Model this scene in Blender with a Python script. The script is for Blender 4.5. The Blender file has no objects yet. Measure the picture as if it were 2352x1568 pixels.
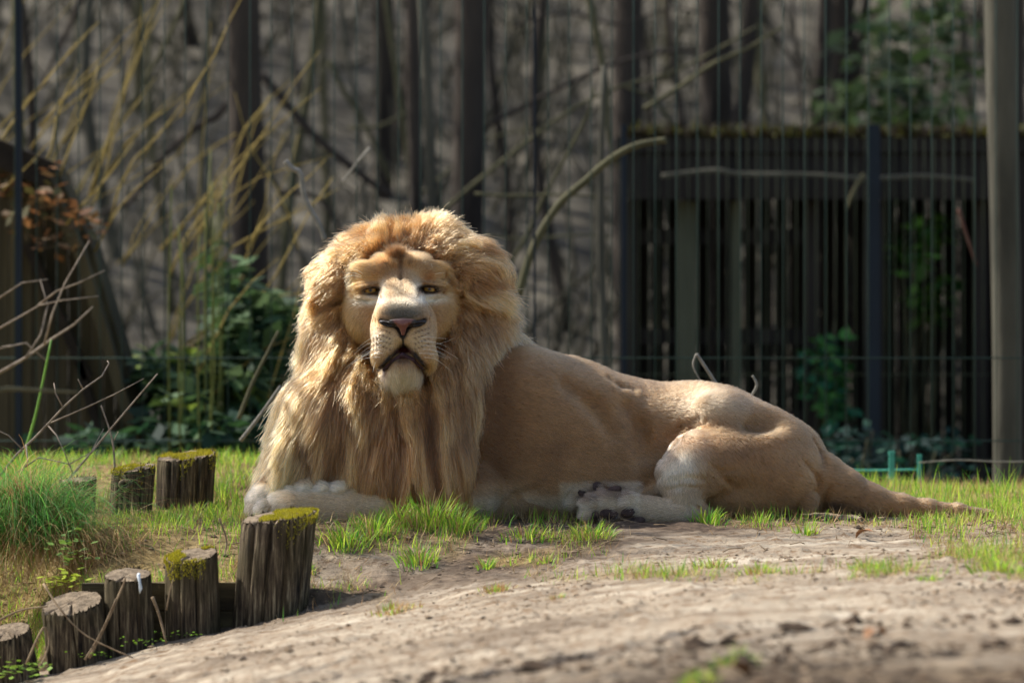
import bpy, math, random
import numpy as np
from mathutils import Vector, Matrix, kdtree

R = math.radians
scene = bpy.context.scene
COL = scene.collection
rng = np.random.default_rng(7)
random.seed(7)

# ------------------------------------------------------------------ camera
S = 896.0            # picture units (1/2352 of the frame width) per metre at the lion
F = 8960.0           # focal length in the same units
CAM_D, CAM_H = 10.0, 0.5714
HZ = 678.0           # row of the horizon

cam_data = bpy.data.cameras.new('camera')
cam = bpy.data.objects.new('camera', cam_data)
COL.objects.link(cam)
cam.location = (0, -CAM_D, CAM_H)
cam.rotation_euler = (R(90), 0, 0)
cam_data.sensor_width = 36.0
cam_data.lens = 36.0 * F / 2352.0
cam_data.shift_y = -(784.0 - HZ) / 2352.0
cam_data.clip_start = 0.5
cam_data.clip_end = 300.0
cam_data.dof.use_dof = True
cam_data.dof.focus_distance = 9.65
cam_data.dof.aperture_fstop = 3.0
scene.camera = cam

# ------------------------------------------------------------------ daylight
SUN_DIR = Vector((-0.62, 0.27, 0.73)).normalized()      # towards the sun
world = bpy.data.worlds.new('World')
scene.world = world
world.use_nodes = True
wn = world.node_tree
bg = wn.nodes['Background']
sky = wn.nodes.new('ShaderNodeTexSky')
sky.sky_type = 'NISHITA'
sky.sun_disc = False
sky.sun_elevation = math.asin(SUN_DIR.z)
sky.sun_rotation = math.atan2(SUN_DIR.x, SUN_DIR.y)
sky.air_density = 1.0
sky.dust_density = 2.0
sky.ozone_density = 0.6
wn.links.new(sky.outputs[0], bg.inputs[0])
bg.inputs[1].default_value = 0.15

sun_data = bpy.data.lights.new('sun', 'SUN')
sun_data.energy = 5.0
sun_data.angle = R(0.5)
sun_data.color = (1.0, 0.965, 0.90)
sun = bpy.data.objects.new('sun', sun_data)
COL.objects.link(sun)
sun.location = SUN_DIR * 30
sun.rotation_euler = SUN_DIR.to_track_quat('Z', 'Y').to_euler()

scene.view_settings.view_transform = 'Standard'
scene.view_settings.look = 'None'
scene.view_settings.exposure = 0.5
scene.view_settings.gamma = 1.0
scene.view_settings.use_curve_mapping = False
scene.render.engine = 'CYCLES'
scene.cycles.use_denoising = True
scene.cycles.use_adaptive_sampling = False
scene.cycles.max_bounces = 10
scene.cycles.transparent_max_bounces = 8


# ------------------------------------------------------------------ helpers
def P(u, v, y):
    """picture position (2352 x 1568) at depth plane y -> world"""
    d = y + CAM_D
    return Vector(((u - 1176.0) * d / F, y, CAM_H - (v - HZ) * d / F))


def PL(u, v, yp):
    """same, depth in picture units, linear scale of the lion's plane"""
    return ((u - 1176.0) / S, yp / S, (1190.0 - v) / S)


def lin(r, g, b):
    def f(c):
        c = c / 255.0
        return c / 12.92 if c <= 0.04045 else ((c + 0.055) / 1.055) ** 2.4
    return (f(r), f(g), f(b), 1.0)


def smooth(a, b, x):
    t = np.clip((x - a) / (b - a), 0, 1)
    return t * t * (3 - 2 * t)


def _hash(ix, iy, iz, seed):
    h = (ix.astype(np.int64) * 374761393 + iy.astype(np.int64) * 668265263 + iz.astype(np.int64) * 2147483647 + seed * 974711) & 0xffffffff
    h = ((h ^ (h >> 13)) * 1274126177) & 0xffffffff
    h = h ^ (h >> 16)
    return (h & 0xffff) / 65535.0


def vnoise(x, y, z=None, seed=0):
    x = np.asarray(x, float); y = np.asarray(y, float)
    z = np.zeros_like(x) if z is None else np.asarray(z, float)
    x0 = np.floor(x); y0 = np.floor(y); z0 = np.floor(z)
    fx, fy, fz = x - x0, y - y0, z - z0
    fx = fx * fx * (3 - 2 * fx); fy = fy * fy * (3 - 2 * fy); fz = fz * fz * (3 - 2 * fz)
    out = 0
    for dx in (0, 1):
        for dy in (0, 1):
            for dz in (0, 1):
                w = (fx if dx else 1 - fx) * (fy if dy else 1 - fy) * (fz if dz else 1 - fz)
                out = out + w * _hash(x0 + dx, y0 + dy, z0 + dz, seed)
    return out * 2 - 1


def fbm(x, y, z=None, octv=4, seed=0):
    s, a, f = 0, 1.0, 1.0
    for i in range(octv):
        s = s + a * vnoise(x * f, y * f, None if z is None else z * f, seed + i * 17)
        a *= 0.5; f *= 2.03
    return s / 1.9


def link(o, parent=None):
    COL.objects.link(o)
    if parent is not None:
        o.parent = parent
    return o


def tag(o, label=None, cat=None, group=None, kind=None):
    if label: o['label'] = label
    if cat: o['category'] = cat
    if group: o['group'] = group
    if kind: o['kind'] = kind
    return o


def empty(name, loc, label, cat, group=None):
    o = bpy.data.objects.new(name, None)
    o.location = loc
    o.empty_display_size = 0.1
    COL.objects.link(o)
    return tag(o, label, cat, group)


def mesh_np(name, verts, faces, mat=None, smooth_=True, attrs=None):
    """verts (n,3); faces (m,3) or (m,4)"""
    me = bpy.data.meshes.new(name)
    verts = np.asarray(verts, np.float32); faces = np.asarray(faces, np.int32)
    m, k = faces.shape
    me.vertices.add(len(verts)); me.vertices.foreach_set('co', verts.ravel())
    me.loops.add(m * k); me.loops.foreach_set('vertex_index', faces.ravel())
    me.polygons.add(m)
    me.polygons.foreach_set('loop_start', np.arange(0, m * k, k, dtype=np.int32))
    me.polygons.foreach_set('use_smooth', np.full(m, smooth_))
    me.update(calc_edges=True)
    if attrs:
        for an, av in attrs.items():
            av = np.asarray(av, np.float32)
            if av.ndim == 1:
                a = me.attributes.new(an, 'FLOAT', 'POINT'); a.data.foreach_set('value', av)
            else:
                if av.shape[1] == 3:
                    av = np.concatenate([av, np.ones((len(av), 1), np.float32)], 1)
                a = me.attributes.new(an, 'FLOAT_COLOR', 'POINT'); a.data.foreach_set('color', av.ravel())
    if mat: me.materials.append(mat)
    return me


class MB:
    """collects shapes for ONE mesh object"""
    def __init__(s):
        s.v, s.f = [], []

    def add(s, v, f):
        o = len(s.v); s.v += [tuple(p) for p in v]; s.f += [tuple(i + o for i in q) for q in f]
        return s

    def tube(s, pts, rad, n=6, cap=True):
        pts = [Vector(p) for p in pts]
        if not hasattr(rad, '__len__'): rad = [rad] * len(pts)
        vs, fs = [], []
        up = Vector((0.3, 0.5, 0.8)).normalized()
        for i, p in enumerate(pts):
            t = (pts[min(i + 1, len(pts) - 1)] - pts[max(i - 1, 0)])
            t = t.normalized() if t.length > 1e-9 else Vector((0, 0, 1))
            a = t.cross(up)
            if a.length < 0.05: a = t.cross(Vector((1, 0, 0)))
            a.normalize(); b = t.cross(a)
            up = (a.cross(t)).normalized() * 1.0
            for k in range(n):
                an = 2 * math.pi * k / n
                vs.append(p + (a * math.cos(an) + b * math.sin(an)) * rad[i])
        for i in range(len(pts) - 1):
            for k in range(n):
                k2 = (k + 1) % n
                fs.append((i * n + k, i * n + k2, (i + 1) * n + k2, (i + 1) * n + k))
        if cap:
            fs.append(tuple(range(n - 1, -1, -1)))
            fs.append(tuple((len(pts) - 1) * n + k for k in range(n)))
        return s.add(vs, fs)

    def box(s, lo, hi):
        x0, y0, z0 = lo; x1, y1, z1 = hi
        v = [(x0, y0, z0), (x1, y0, z0), (x1, y1, z0), (x0, y1, z0), (x0, y0, z1), (x1, y0, z1), (x1, y1, z1), (x0, y1, z1)]
        f = [(0, 3, 2, 1), (4, 5, 6, 7), (0, 1, 5, 4), (1, 2, 6, 5), (2, 3, 7, 6), (3, 0, 4, 7)]
        return s.add(v, f)

    def mesh(s, name, mat, smooth_=True):
        me = bpy.data.meshes.new(name)
        me.from_pydata(s.v, [], s.f)
        me.polygons.foreach_set('use_smooth', [smooth_] * len(me.polygons))
        if mat: me.materials.append(mat)
        me.update()
        return me

    def build(s, name, mat, parent=None, smooth_=True):
        return link(bpy.data.objects.new(name, s.mesh(name, mat, smooth_)), parent)


def new_mat(name):
    m = bpy.data.materials.new(name)
    m.use_nodes = True
    nt = m.node_tree
    return m, nt, nt.nodes['Principled BSDF']


def N(nt, t, **kw):
    n = nt.nodes.new(t)
    for k, v in kw.items():
        if k.startswith('i_'):
            key = k[2:]
            key = int(key) if key.isdigit() else key.replace('_', ' ')
            n.inputs[key].default_value = v
        else:
            setattr(n, k, v)
    return n


def ramp(nt, src, stops):
    r = nt.nodes.new('ShaderNodeValToRGB')
    e = r.color_ramp.elements
    while len(e) < len(stops): e.new(0.5)
    for i, (p, c) in enumerate(stops):
        e[i].position = p
        e[i].color = c if len(c) == 4 else (*c, 1)
    nt.links.new(src, r.inputs[0])
    return r


def noise_mat(name, c1, c2, scale=8, rough=0.85, bump=0.3, detail=6, stretch=(1, 1, 1), bscale=None, coord='Object', dist=0.01, c3=None):
    m, nt, b = new_mat(name)
    tc = N(nt, 'ShaderNodeTexCoord')
    mp = N(nt, 'ShaderNodeMapping')
    mp.inputs['Scale'].default_value = stretch
    nt.links.new(tc.outputs[coord], mp.inputs[0])
    no = N(nt, 'ShaderNodeTexNoise', i_Scale=scale, i_Detail=detail, i_Roughness=0.62)
    nt.links.new(mp.outputs[0], no.inputs['Vector'])
    st = [(0.32, c1), (0.68, c2)] if c3 is None else [(0.3, c1), (0.5, c3), (0.7, c2)]
    r = ramp(nt, no.outputs[0], st)
    nt.links.new(r.outputs[0], b.inputs['Base Color'])
    b.inputs['Roughness'].default_value = rough
    b.inputs['Specular IOR Level'].default_value = 0.25
    if bump:
        n2 = N(nt, 'ShaderNodeTexNoise', i_Scale=bscale or scale * 4, i_Detail=5)
        nt.links.new(mp.outputs[0], n2.inputs['Vector'])
        bu = N(nt, 'ShaderNodeBump', i_Strength=bump, i_Distance=dist)
        nt.links.new(n2.outputs[0], bu.inputs['Height'])
        nt.links.new(bu.outputs[0], b.inputs['Normal'])
    return m
# ================================================================== GROUND
def zp_path(x):
    return np.interp(x, [-3, -1.18, -.639, -.451, -.217, .125, .356, 1.18, 3], [-.80, -.325, -.196, -.158, -.124, -.0735, -.043, -.006, .0])

def ground_z(x, y, rough=True):
    x = np.asarray(x, float); y = np.asarray(y, float)
    path = zp_path(x)
    # the mound the lion lies on
    zm = np.interp(x, [-2.2, -1.05, -.79, -.5, -.2, .3, 1.2], [-.30, -.135, -.095, -.10, -.075, -.03, -.004])
    mound = zm * (1 - smooth(-.85, -.36, y))
    back = .088 * (1 - smooth(-.62, .0, x)) * smooth(.25, 1.0, y) + .016 * smooth(.55, .95, x) * smooth(.2, .9, y)
    mound = mound + back
    # left flank falls away under the hanging grass
    mound = mound - .30 * smooth(-.98, -1.25, x) * (1 - smooth(-.5, .2, y))
    edge = smooth(-.62, -.30, x)                     # 0: steep edge behind the stakes, 1: soft merge
    t = smooth(-.93, -.90, y) * (1 - edge) + smooth(-1.35, -.45, y) * edge
    z = path * (1 - t) + mound * t
    # behind the crest the ground drops to the woodland floor, then a bank rises
    z = z - .55 * smooth(1.25, 2.4, y)
    z = z + np.where(y > 6.5, (np.clip(y, 6.5, 40) - 6.5) * .37, 0)
    if rough:
        near = 1 - smooth(2.0, 3.0, y)
        z = z + near * (.012 * fbm(x * 2.2, y * 2.2, octv=3, seed=1) + .008 * fbm(x * 11, y * 9, octv=4, seed=2))
        z = z + near * .016 * np.clip(fbm(x * 24, y * 16, octv=4, seed=5) - .18, 0, 1)
        z = z + (1 - near) * (.09 * fbm(x * 1.1, y * 1.1, octv=4, seed=8) + .4 * fbm(x * .16, y * .16, octv=2, seed=9) * smooth(5, 9, y))
    return z

def gz(x, y): return float(ground_z(np.array([x]), np.array([y]))[0])

def axis(lo_far, lo, hi, hi_far, step, grow=1.16):
    a = list(np.arange(lo, hi, step))
    s_, x = step, a[-1]
    while x < hi_far: s_ = min(s_ * grow, 1.5); x += s_; a.append(x)
    s_, x = step, a[0]; b = []
    while x > lo_far: s_ = min(s_ * grow, 1.5); x -= s_; b.append(x)
    return np.array(b[::-1] + a)

gx = axis(-42, -1.7, 1.7, 42, .011, 1.13)
gy = axis(-40, -4.3, 1.6, 42, .0125, 1.12)
GX, GY = np.meshgrid(gx, gy, indexing='ij')
GZ = ground_z(GX, GY)
nx, ny = GX.shape
gi = np.arange(nx * ny).reshape(nx, ny)
gq = np.stack([gi[:-1, :-1], gi[1:, :-1], gi[1:, 1:], gi[:-1, 1:]], -1).reshape(-1, 4)
xs, ys = GX.ravel(), GY.ravel()

def strip_y(x):
    return np.interp(x, [-.6, -.3, .15, .6, 1.2], [-1.02, -1.05, -1.12, -1.62, -1.8])

def turf_w(x, y):
    """where grass and moss grow, 0..1"""
    n1 = fbm(x * 3.1, y * 3.1, octv=3, seed=21)
    n2 = fbm(x * 6.5, y * 4.0, octv=3, seed=25)
    left = (1 - smooth(-.60, -.42, x)) * smooth(-.95, -.85, y)
    mid = (1 - smooth(-.1, .30, x)) * smooth(-1.0, -.70, y) * (1 - smooth(-.12, -.02, y)) * np.clip(.3 + n2 * 1.5, 0, .9)
    strip = np.exp(-((y - strip_y(x)) / .13) ** 2) * np.clip(.22 + n2 * 1.2, 0, .9) * smooth(-.55, -.2, x)
    right = smooth(.93, 1.06, x + .04 * n1) * smooth(-2.2, -1.8, y) * np.clip(.6 + n2, 0, 1)
    tail = smooth(.45, .6, x) * np.exp(-((y + .28) / .16) ** 2) * np.clip(.15 + n2 * 1.1, 0, .5)
    behind = smooth(.20, .40, y) * (1 - smooth(2.1, 2.8, y))
    w = np.maximum.reduce([left, mid, strip, right, behind, tail])
    return np.clip(w + n1 * .3 * (w > .08), 0, 1)

tw = turf_w(xs, ys)
sn = fbm(xs * 4, ys * 3, octv=3, seed=71)
damp = np.clip(fbm(xs * 1.7, ys * 2.6, octv=4, seed=73) * 1.6 - .25, 0, .55)
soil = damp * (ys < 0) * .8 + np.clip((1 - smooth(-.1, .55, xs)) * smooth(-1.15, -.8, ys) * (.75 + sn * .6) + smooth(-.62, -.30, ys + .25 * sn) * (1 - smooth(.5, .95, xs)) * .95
               + np.exp(-((ys - strip_y(xs)) / .10) ** 2) * .4 * np.clip(.4 + sn, 0, 1), 0, 1)  # bare soil; below the lion it also paints its cast shadow
wood = smooth(1.9, 2.8, ys)
edgew = np.exp(-((ys + .9) / .05) ** 2) * (xs < -.3)
front = 1 - smooth(-3.75, -2.9, ys + .25 * fbm(xs * 2, ys * 2, octv=2, seed=44))      # littered strip nearest the camera, dark shadow bands painted in

gm, nt, bs = new_mat('ground_soil')
tc = N(nt, 'ShaderNodeTexCoord')
def gnoise(sc, det=6, st=(1, 1, 1)):
    m_ = N(nt, 'ShaderNodeMapping'); m_.inputs['Scale'].default_value = st
    nt.links.new(tc.outputs['Object'], m_.inputs[0])
    n_ = N(nt, 'ShaderNodeTexNoise', i_Scale=sc, i_Detail=det, i_Roughness=.65)
    nt.links.new(m_.outputs[0], n_.inputs['Vector'])
    return n_.outputs[0]
def mixn(fac, a, b):
    m_ = N(nt, 'ShaderNodeMix', data_type='RGBA')
    if isinstance(fac, float): m_.inputs[0].default_value = fac
    else: nt.links.new(fac, m_.inputs[0])
    for i, q in ((6, a), (7, b)):
        if isinstance(q, tuple): m_.inputs[i].default_value = q
        else: nt.links.new(q, m_.inputs[i])
    return m_.outputs[2]
def attr(n_): return N(nt, 'ShaderNodeAttribute', attribute_name=n_).outputs['Fac']
big = gnoise(2.6, 5); fine = gnoise(38, 8); grit = gnoise(170, 4); streak = gnoise(5, 6, (.5, 2.2, 1))
sand = ramp(nt, streak, [(.3, lin(118, 104, 88)), (.5, lin(160, 145, 124)), (.7, lin(198, 184, 162))]).outputs[0]
sand = mixn(ramp(nt, fine, [(.36, (1, 1, 1)), (.5, (0, 0, 0))]).outputs[0], sand, lin(122, 98, 74))
sand = mixn(ramp(nt, grit, [(.30, (1, 1, 1)), (.40, (0, 0, 0))]).outputs[0], sand, lin(70, 56, 44))
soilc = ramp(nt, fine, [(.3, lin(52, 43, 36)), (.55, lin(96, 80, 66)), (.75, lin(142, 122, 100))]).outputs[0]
turfc = ramp(nt, fine, [(.3, lin(70, 60, 36)), (.5, lin(132, 112, 72)), (.7, lin(170, 148, 104))]).outputs[0]
litter = ramp(nt, gnoise(3.5, 9), [(.3, lin(72, 67, 58)), (.5, lin(97, 91, 80)), (.7, lin(126, 119, 105))]).outputs[0]
front_shade = ramp(nt, gnoise(14, 8, (.6, 1.6, 1)), [(.34, lin(36, 31, 28)), (.52, lin(92, 78, 62)), (.7, lin(150, 130, 104))]).outputs[0]
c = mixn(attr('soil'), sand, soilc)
c = mixn(attr('front'), c, front_shade)
c = mixn(attr('turf'), c, turfc)
c = mixn(attr('wood'), c, litter)
nt.links.new(c, bs.inputs['Base Color'])
bs.inputs['Roughness'].default_value = .95
bs.inputs['Specular IOR Level'].default_value = .12
ad = N(nt, 'ShaderNodeMath', operation='ADD')
nt.links.new(fine, ad.inputs[0])
m2 = N(nt, 'ShaderNodeMath', operation='MULTIPLY', i_1=.35); nt.links.new(grit, m2.inputs[0]); nt.links.new(m2.outputs[0], ad.inputs[1])
bu = N(nt, 'ShaderNodeBump', i_Strength=.85, i_Distance=.012)
nt.links.new(ad.outputs[0], bu.inputs['Height']); nt.links.new(bu.outputs[0], bs.inputs['Normal'])
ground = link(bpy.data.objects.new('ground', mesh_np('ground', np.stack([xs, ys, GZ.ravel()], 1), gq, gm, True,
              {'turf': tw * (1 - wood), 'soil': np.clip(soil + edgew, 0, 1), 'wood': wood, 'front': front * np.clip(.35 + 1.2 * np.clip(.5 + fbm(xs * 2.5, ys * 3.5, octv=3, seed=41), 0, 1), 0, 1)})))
tag(ground, kind='structure')


# clods, crumbs and pebbles of the path: uncountable
def crumbs(name, count, place, size, mat_):
    base = np.array([(0, 0, -.5), (1, 0, 0), (.3, .95, .1), (-.8, .6, -.1), (-.85, -.5, .1), (.25, -.95, 0), (.1, .05, .7)], float)
    tri = np.array([(0, 2, 1), (0, 3, 2), (0, 4, 3), (0, 5, 4), (0, 1, 5), (6, 1, 2), (6, 2, 3), (6, 3, 4), (6, 4, 5), (6, 5, 1)])
    x, y = place(count)
    n = len(x)
    s_ = size * np.exp(rng.normal(0, .5, n))
    a = rng.random(n) * 6.28
    b = base[None] * (1 + rng.normal(0, .22, (n, 7, 3)))
    b[..., 2] *= .7
    ca, sa = np.cos(a)[:, None], np.sin(a)[:, None]
    v = np.stack([b[..., 0] * ca - b[..., 1] * sa, b[..., 0] * sa + b[..., 1] * ca, b[..., 2]], -1) * s_[:, None, None]
    v += np.stack([x, y, ground_z(x, y) + s_ * .15], 1)[:, None]
    f = (tri[None] + np.arange(n)[:, None, None] * 7).reshape(-1, 3)
    o = link(bpy.data.objects.new(name, mesh_np(name, v.reshape(-1, 3), f, mat_, False)))
    return tag(o, kind='stuff')

def pl_path(n):
    y = -4.2 + 4.3 * rng.random(n); x = (rng.random(n) - .5) * (2.9 + .0 * y)
    k = (fbm(x * 2.2, y * 3, octv=3, seed=77) + .15 > rng.random(n) * .8 - .15)
    return x[k], y[k]
crumb_mat = noise_mat('crumb', lin(92, 76, 58), lin(160, 138, 112), 9, .95, 0)
dark_mat = noise_mat('dark_crumb', lin(40, 33, 28), lin(86, 70, 54), 9, .95, 0)
tag(crumbs('soil_crumbs', 22000, pl_path, .0030, crumb_mat), 'pale crumbs of dry soil strewn over the sandy path', 'soil')
tag(crumbs('dark_clods', 9000, pl_path, .0022, dark_mat), 'dark clods and bits of bark lying about the sandy path', 'soil')


def pl_front(n):
    y = -4.3 + 1.5 * rng.random(n); x = (rng.random(n) - .5) * 2.6
    k = fbm(x * 2.5, y * 3.5, octv=3, seed=41) > -.15
    return x[k], y[k]
tag(crumbs('bark_litter', 2600, pl_front, .007, noise_mat('bark_bit', lin(34, 26, 20), lin(96, 76, 56), 12, .9, 0)), 'dark bark litter in the strip of painted shade nearest the camera', 'litter')

# ------------------------------------------------------------------ grass
def blades(n, x, y, length, width, lean, curve, colour, seg=4, z=None, heading=None):
    """ribbon blades -> verts, quads, colours"""
    z = ground_z(x, y) - .004 if z is None else z
    a = rng.random(n) * 6.28 if heading is None else heading
    dx, dy = np.cos(a), np.sin(a)
    wa = a + 1.57 + rng.normal(0, .6, n)
    wx, wy = np.cos(wa), np.sin(wa)
    t = np.linspace(0, 1, seg + 1)
    ang = lean[:, None] + curve[:, None] * t[None] ** 1.3
    st = (length / seg)[:, None]
    hx = np.concatenate([np.zeros((n, 1)), np.cumsum(np.sin(ang[:, :-1]) * st, 1)], 1)
    hz = np.concatenate([np.zeros((n, 1)), np.cumsum(np.cos(ang[:, :-1]) * st, 1)], 1)
    w = width[:, None] * (1 - t[None] ** 1.6 * .93) * .5
    cx = x[:, None] + dx[:, None] * hx; cy = y[:, None] + dy[:, None] * hx; cz = z[:, None] + hz
    L_ = np.stack([cx - wx[:, None] * w, cy - wy[:, None] * w, cz], -1)
    R_ = np.stack([cx + wx[:, None] * w, cy + wy[:, None] * w, cz + w * .25], -1)
    v = np.stack([L_, R_], 2).reshape(n, -1, 3)
    k = (seg + 1) * 2
    q = np.array([(2 * i, 2 * i + 1, 2 * i + 3, 2 * i + 2) for i in range(seg)])
    f = (q[None] + np.arange(n)[:, None, None] * k).reshape(-1, 4)
    c_ = np.repeat(colour[:, None], k, 1).reshape(-1, 3)
    return v.reshape(-1, 3), f, c_

def leafy_mat(name, an='tint', trans=.35, rough=.5):
    m, nt, bs = new_mat(name)
    at = N(nt, 'ShaderNodeAttribute', attribute_name=an)
    nt.links.new(at.outputs['Color'], bs.inputs['Base Color'])
    bs.inputs['Roughness'].default_value = rough
    bs.inputs['Specular IOR Level'].default_value = .35
    tr = N(nt, 'ShaderNodeBsdfTranslucent')
    nt.links.new(at.outputs['Color'], tr.inputs[0])
    ms = N(nt, 'ShaderNodeMixShader', i_0=trans)
    nt.links.new(bs.outputs[0], ms.inputs[1]); nt.links.new(tr.outputs[0], ms.inputs[2])
    nt.links.new(ms.outputs[0], nt.nodes['Material Output'].inputs[0])
    return m
grass_mat = leafy_mat('grass_blade', trans=.5)
G1, G2, G3 = np.array(lin(126, 168, 44)[:3]), np.array(lin(172, 192, 66)[:3]), np.array(lin(84, 138, 48)[:3])
S1, S2 = np.array(lin(208, 182, 128)[:3]), np.array(lin(164, 118, 72)[:3])

def green(n, lo=.0):
    r = rng.random((n, 1))
    c_ = np.where(r < .4, G1, np.where(r < .75, G2, G3))
    return c_ * (.85 + .7 * rng.random((n, 1)))
def straw(n):
    r = rng.random((n, 1)); return (S1 * r + S2 * (1 - r)) * (.6 + .6 * rng.random((n, 1)))

def join(parts):
    V_, F_, C_ = [], [], []; o = 0
    for v, f, c_ in parts:
        V_.append(v); F_.append(f + o); C_.append(c_); o += len(v)
    return np.concatenate(V_), np.concatenate(F_), np.concatenate(C_)

def stuff(name, parts, mat_, label, cat):
    v, f, c_ = join(parts)
    o = link(bpy.data.objects.new(name, mesh_np(name, v, f, mat_, True, {'tint': c_})))
    return tag(o, label, cat, kind='stuff')

# turf: rejection sampling by turf_w
def sample_turf(n, lim=(-1.75, 1.75, -2.3, 2.0), power=1.0, extra=None):
    x = lim[0] + (lim[1] - lim[0]) * rng.random(n); y = lim[2] + (lim[3] - lim[2]) * rng.random(n)
    w = turf_w(x, y) ** power
    clump = np.clip(.55 + 1.1 * fbm(x * 7, y * 7, octv=2, seed=51), 0.02, 1)
    w = w * clump
    if extra is not None: w = w * extra(x, y)
    k = rng.random(n) < w
    return x[k], y[k]

x, y = sample_turf(150000); n = len(x)
tall = np.clip(.5 + 1.2 * fbm(x * 4, y * 4, octv=2, seed=61), .15, 1.2)
stuff('grass', [blades(n, x, y, (.018 + .034 * rng.random(n)) * (.6 + .7 * tall), .0016 + .0014 * rng.random(n), rng.random(n) * .55, rng.random(n) * 1.2, green(n))],
      grass_mat, 'short bright green grass growing over the mound', 'grass')
x, y = sample_turf(240000, power=.7); n = len(x)
stuff('dry_grass', [blades(n, x, y, .02 + .045 * rng.random(n), .0011 + .0009 * rng.random(n), .6 + rng.random(n) * .9, rng.normal(0, 1.4, n), straw(n))],
      leafy_mat('dry_blade', trans=.2, rough=.7), 'dry straw-coloured grass matted between the green blades', 'dry grass')

# separate tufts one can point at
def tuft(u, v, label, size=.06, count=130, spread=.03, dry=.25, wd=.0034, depth=None):
    # the ground point seen at (u, v)
    yy = -4.0
    while yy < 1.8:
        q = P(u, v, yy)
        if q.z <= gz(q.x, yy) + .002: break
        yy += .01
    q = P(u, v, yy)
    x = q.x + np.clip(rng.normal(0, .8, count), -1.5, 1.5) * spread; y = yy + np.clip(rng.normal(0, .8, count), -1.5, 1.5) * spread
    cnt = count
    rr = np.hypot(x - q.x, y - yy) / spread
    head = np.arctan2(y - yy, x - q.x) + rng.normal(0, .7, cnt)
    ln = size * (.45 + .65 * rng.random(cnt)) * (1.1 - .2 * np.clip(rr, 0, 2))
    c_ = np.where(rng.random((cnt, 1)) < dry, straw(cnt), green(cnt))
    z = ground_z(x, y) - .004
    V_, F_, C_ = blades(cnt, x, y, ln, wd * (.6 + .6 * rng.random(cnt)), .12 + .45 * rr * rng.random(cnt), .3 + 1.3 * rng.random(cnt), c_, 5, z, head)
    loc = np.array([q.x, yy, gz(q.x, yy)])
    o = link(bpy.data.objects.new('grass_tuft', mesh_np('grass_tuft', V_ - loc, F_, grass_mat, True, {'tint': C_})))
    o.location = loc
    return tag(o, label, 'grass tuft', 'tufts of grass on the mound')

TUFTS = [
    (905, 1205, 'grass tuft with upright blades in front of the crossed foreleg, nearest its elbow', .075, 170, .03),
    (985, 1206, 'biggest green tuft, hiding the hem of the mane under the chest', .10, 420, .055),
    (1050, 1215, 'tuft with long blades right of the biggest one under the chest', .07, 150, .04),
    (790, 1250, 'bright tuft just right of the tall mossy stake', .075, 190, .04),
    (860, 1225, 'tuft between the tall mossy stake and the big tuft under the chest', .07, 150, .035),
    (960, 1290, 'yellow-green tuft low in front of the big tuft under the chest', .07, 140, .03),
    (1115, 1305, 'small broad-leaved green tuft alone on the cracked soil', .042, 60, .014),
    (1210, 1235, 'tuft with pale blades on bare soil under the belly', .05, 130, .04),
    (1250, 1290, 'small dark green tuft standing alone below the belly', .034, 50, .014),
    (1355, 1235, 'bright tuft right before the soles of the hind paws', .055, 220, .035),
    (1625, 1200, 'tuft with long curved blades at the heel of the hind leg', .06, 110, .03),
    (1745, 1200, 'sparse tuft under the thigh, between heel and tail', .045, 60, .03),
    (1850, 1225, 'small straggly tuft on the path below the root of the tail', .04, 70, .02),
    (1640, 1300, 'low tuft on the edge of the path, below the heel', .036, 120, .03),
    (1745, 1310, 'low tuft on the edge of the path, right of the one below the heel', .036, 120, .028),
    (1995, 1300, 'small bright tuft on the path, below the middle of the tail', .032, 120, .026),
    (2135, 1330, 'tiny round tuft at the right of the path', .022, 70, .016),
    (2290, 1310, 'dense bright tuft at the right edge of the path', .045, 170, .035),
    (1140, 1355, 'brownish withered tuft on the path, alone in the middle', .03, 150, .025),
    (905, 1400, 'brownish withered tuft right of the foot of the tall stake', .028, 160, .04),
    (1280, 1370, 'tiny brown-green tuft on the bare path', .018, 60, .014),
    (1690, 1520, 'blurred green tuft at the bottom of the picture, right of the middle', .04, 110, .022),
    (1600, 1567, 'blurred green tuft cut by the lower edge of the picture', .036, 110, .022),
    (700, 1310, 'small tuft squeezed against the right side of the tall stake', .045, 80, .018),
]
for i, (u, v, lab, sz, ct, sp_) in enumerate(TUFTS):
    tuft(u, v, lab, sz, ct, sp_, dry=.75 if 'brown' in lab else .25)

# long blades on the crest at the right, behind the tail
x = .95 + .75 * rng.random(900); y = .15 + .7 * rng.random(900)
k = rng.random(900) < np.clip(.4 + fbm(x * 8, y * 8, octv=2, seed=3), 0.1, 1); x, y = x[k], y[k]; n = len(x)
stuff('long_grass', [blades(n, x, y, .05 + .06 * rng.random(n), .002 + .0016 * rng.random(n), rng.random(n) * .4, rng.random(n) * .9, green(n))],
      grass_mat, 'long upright grass on the crest behind the end of the tail', 'grass')

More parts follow.
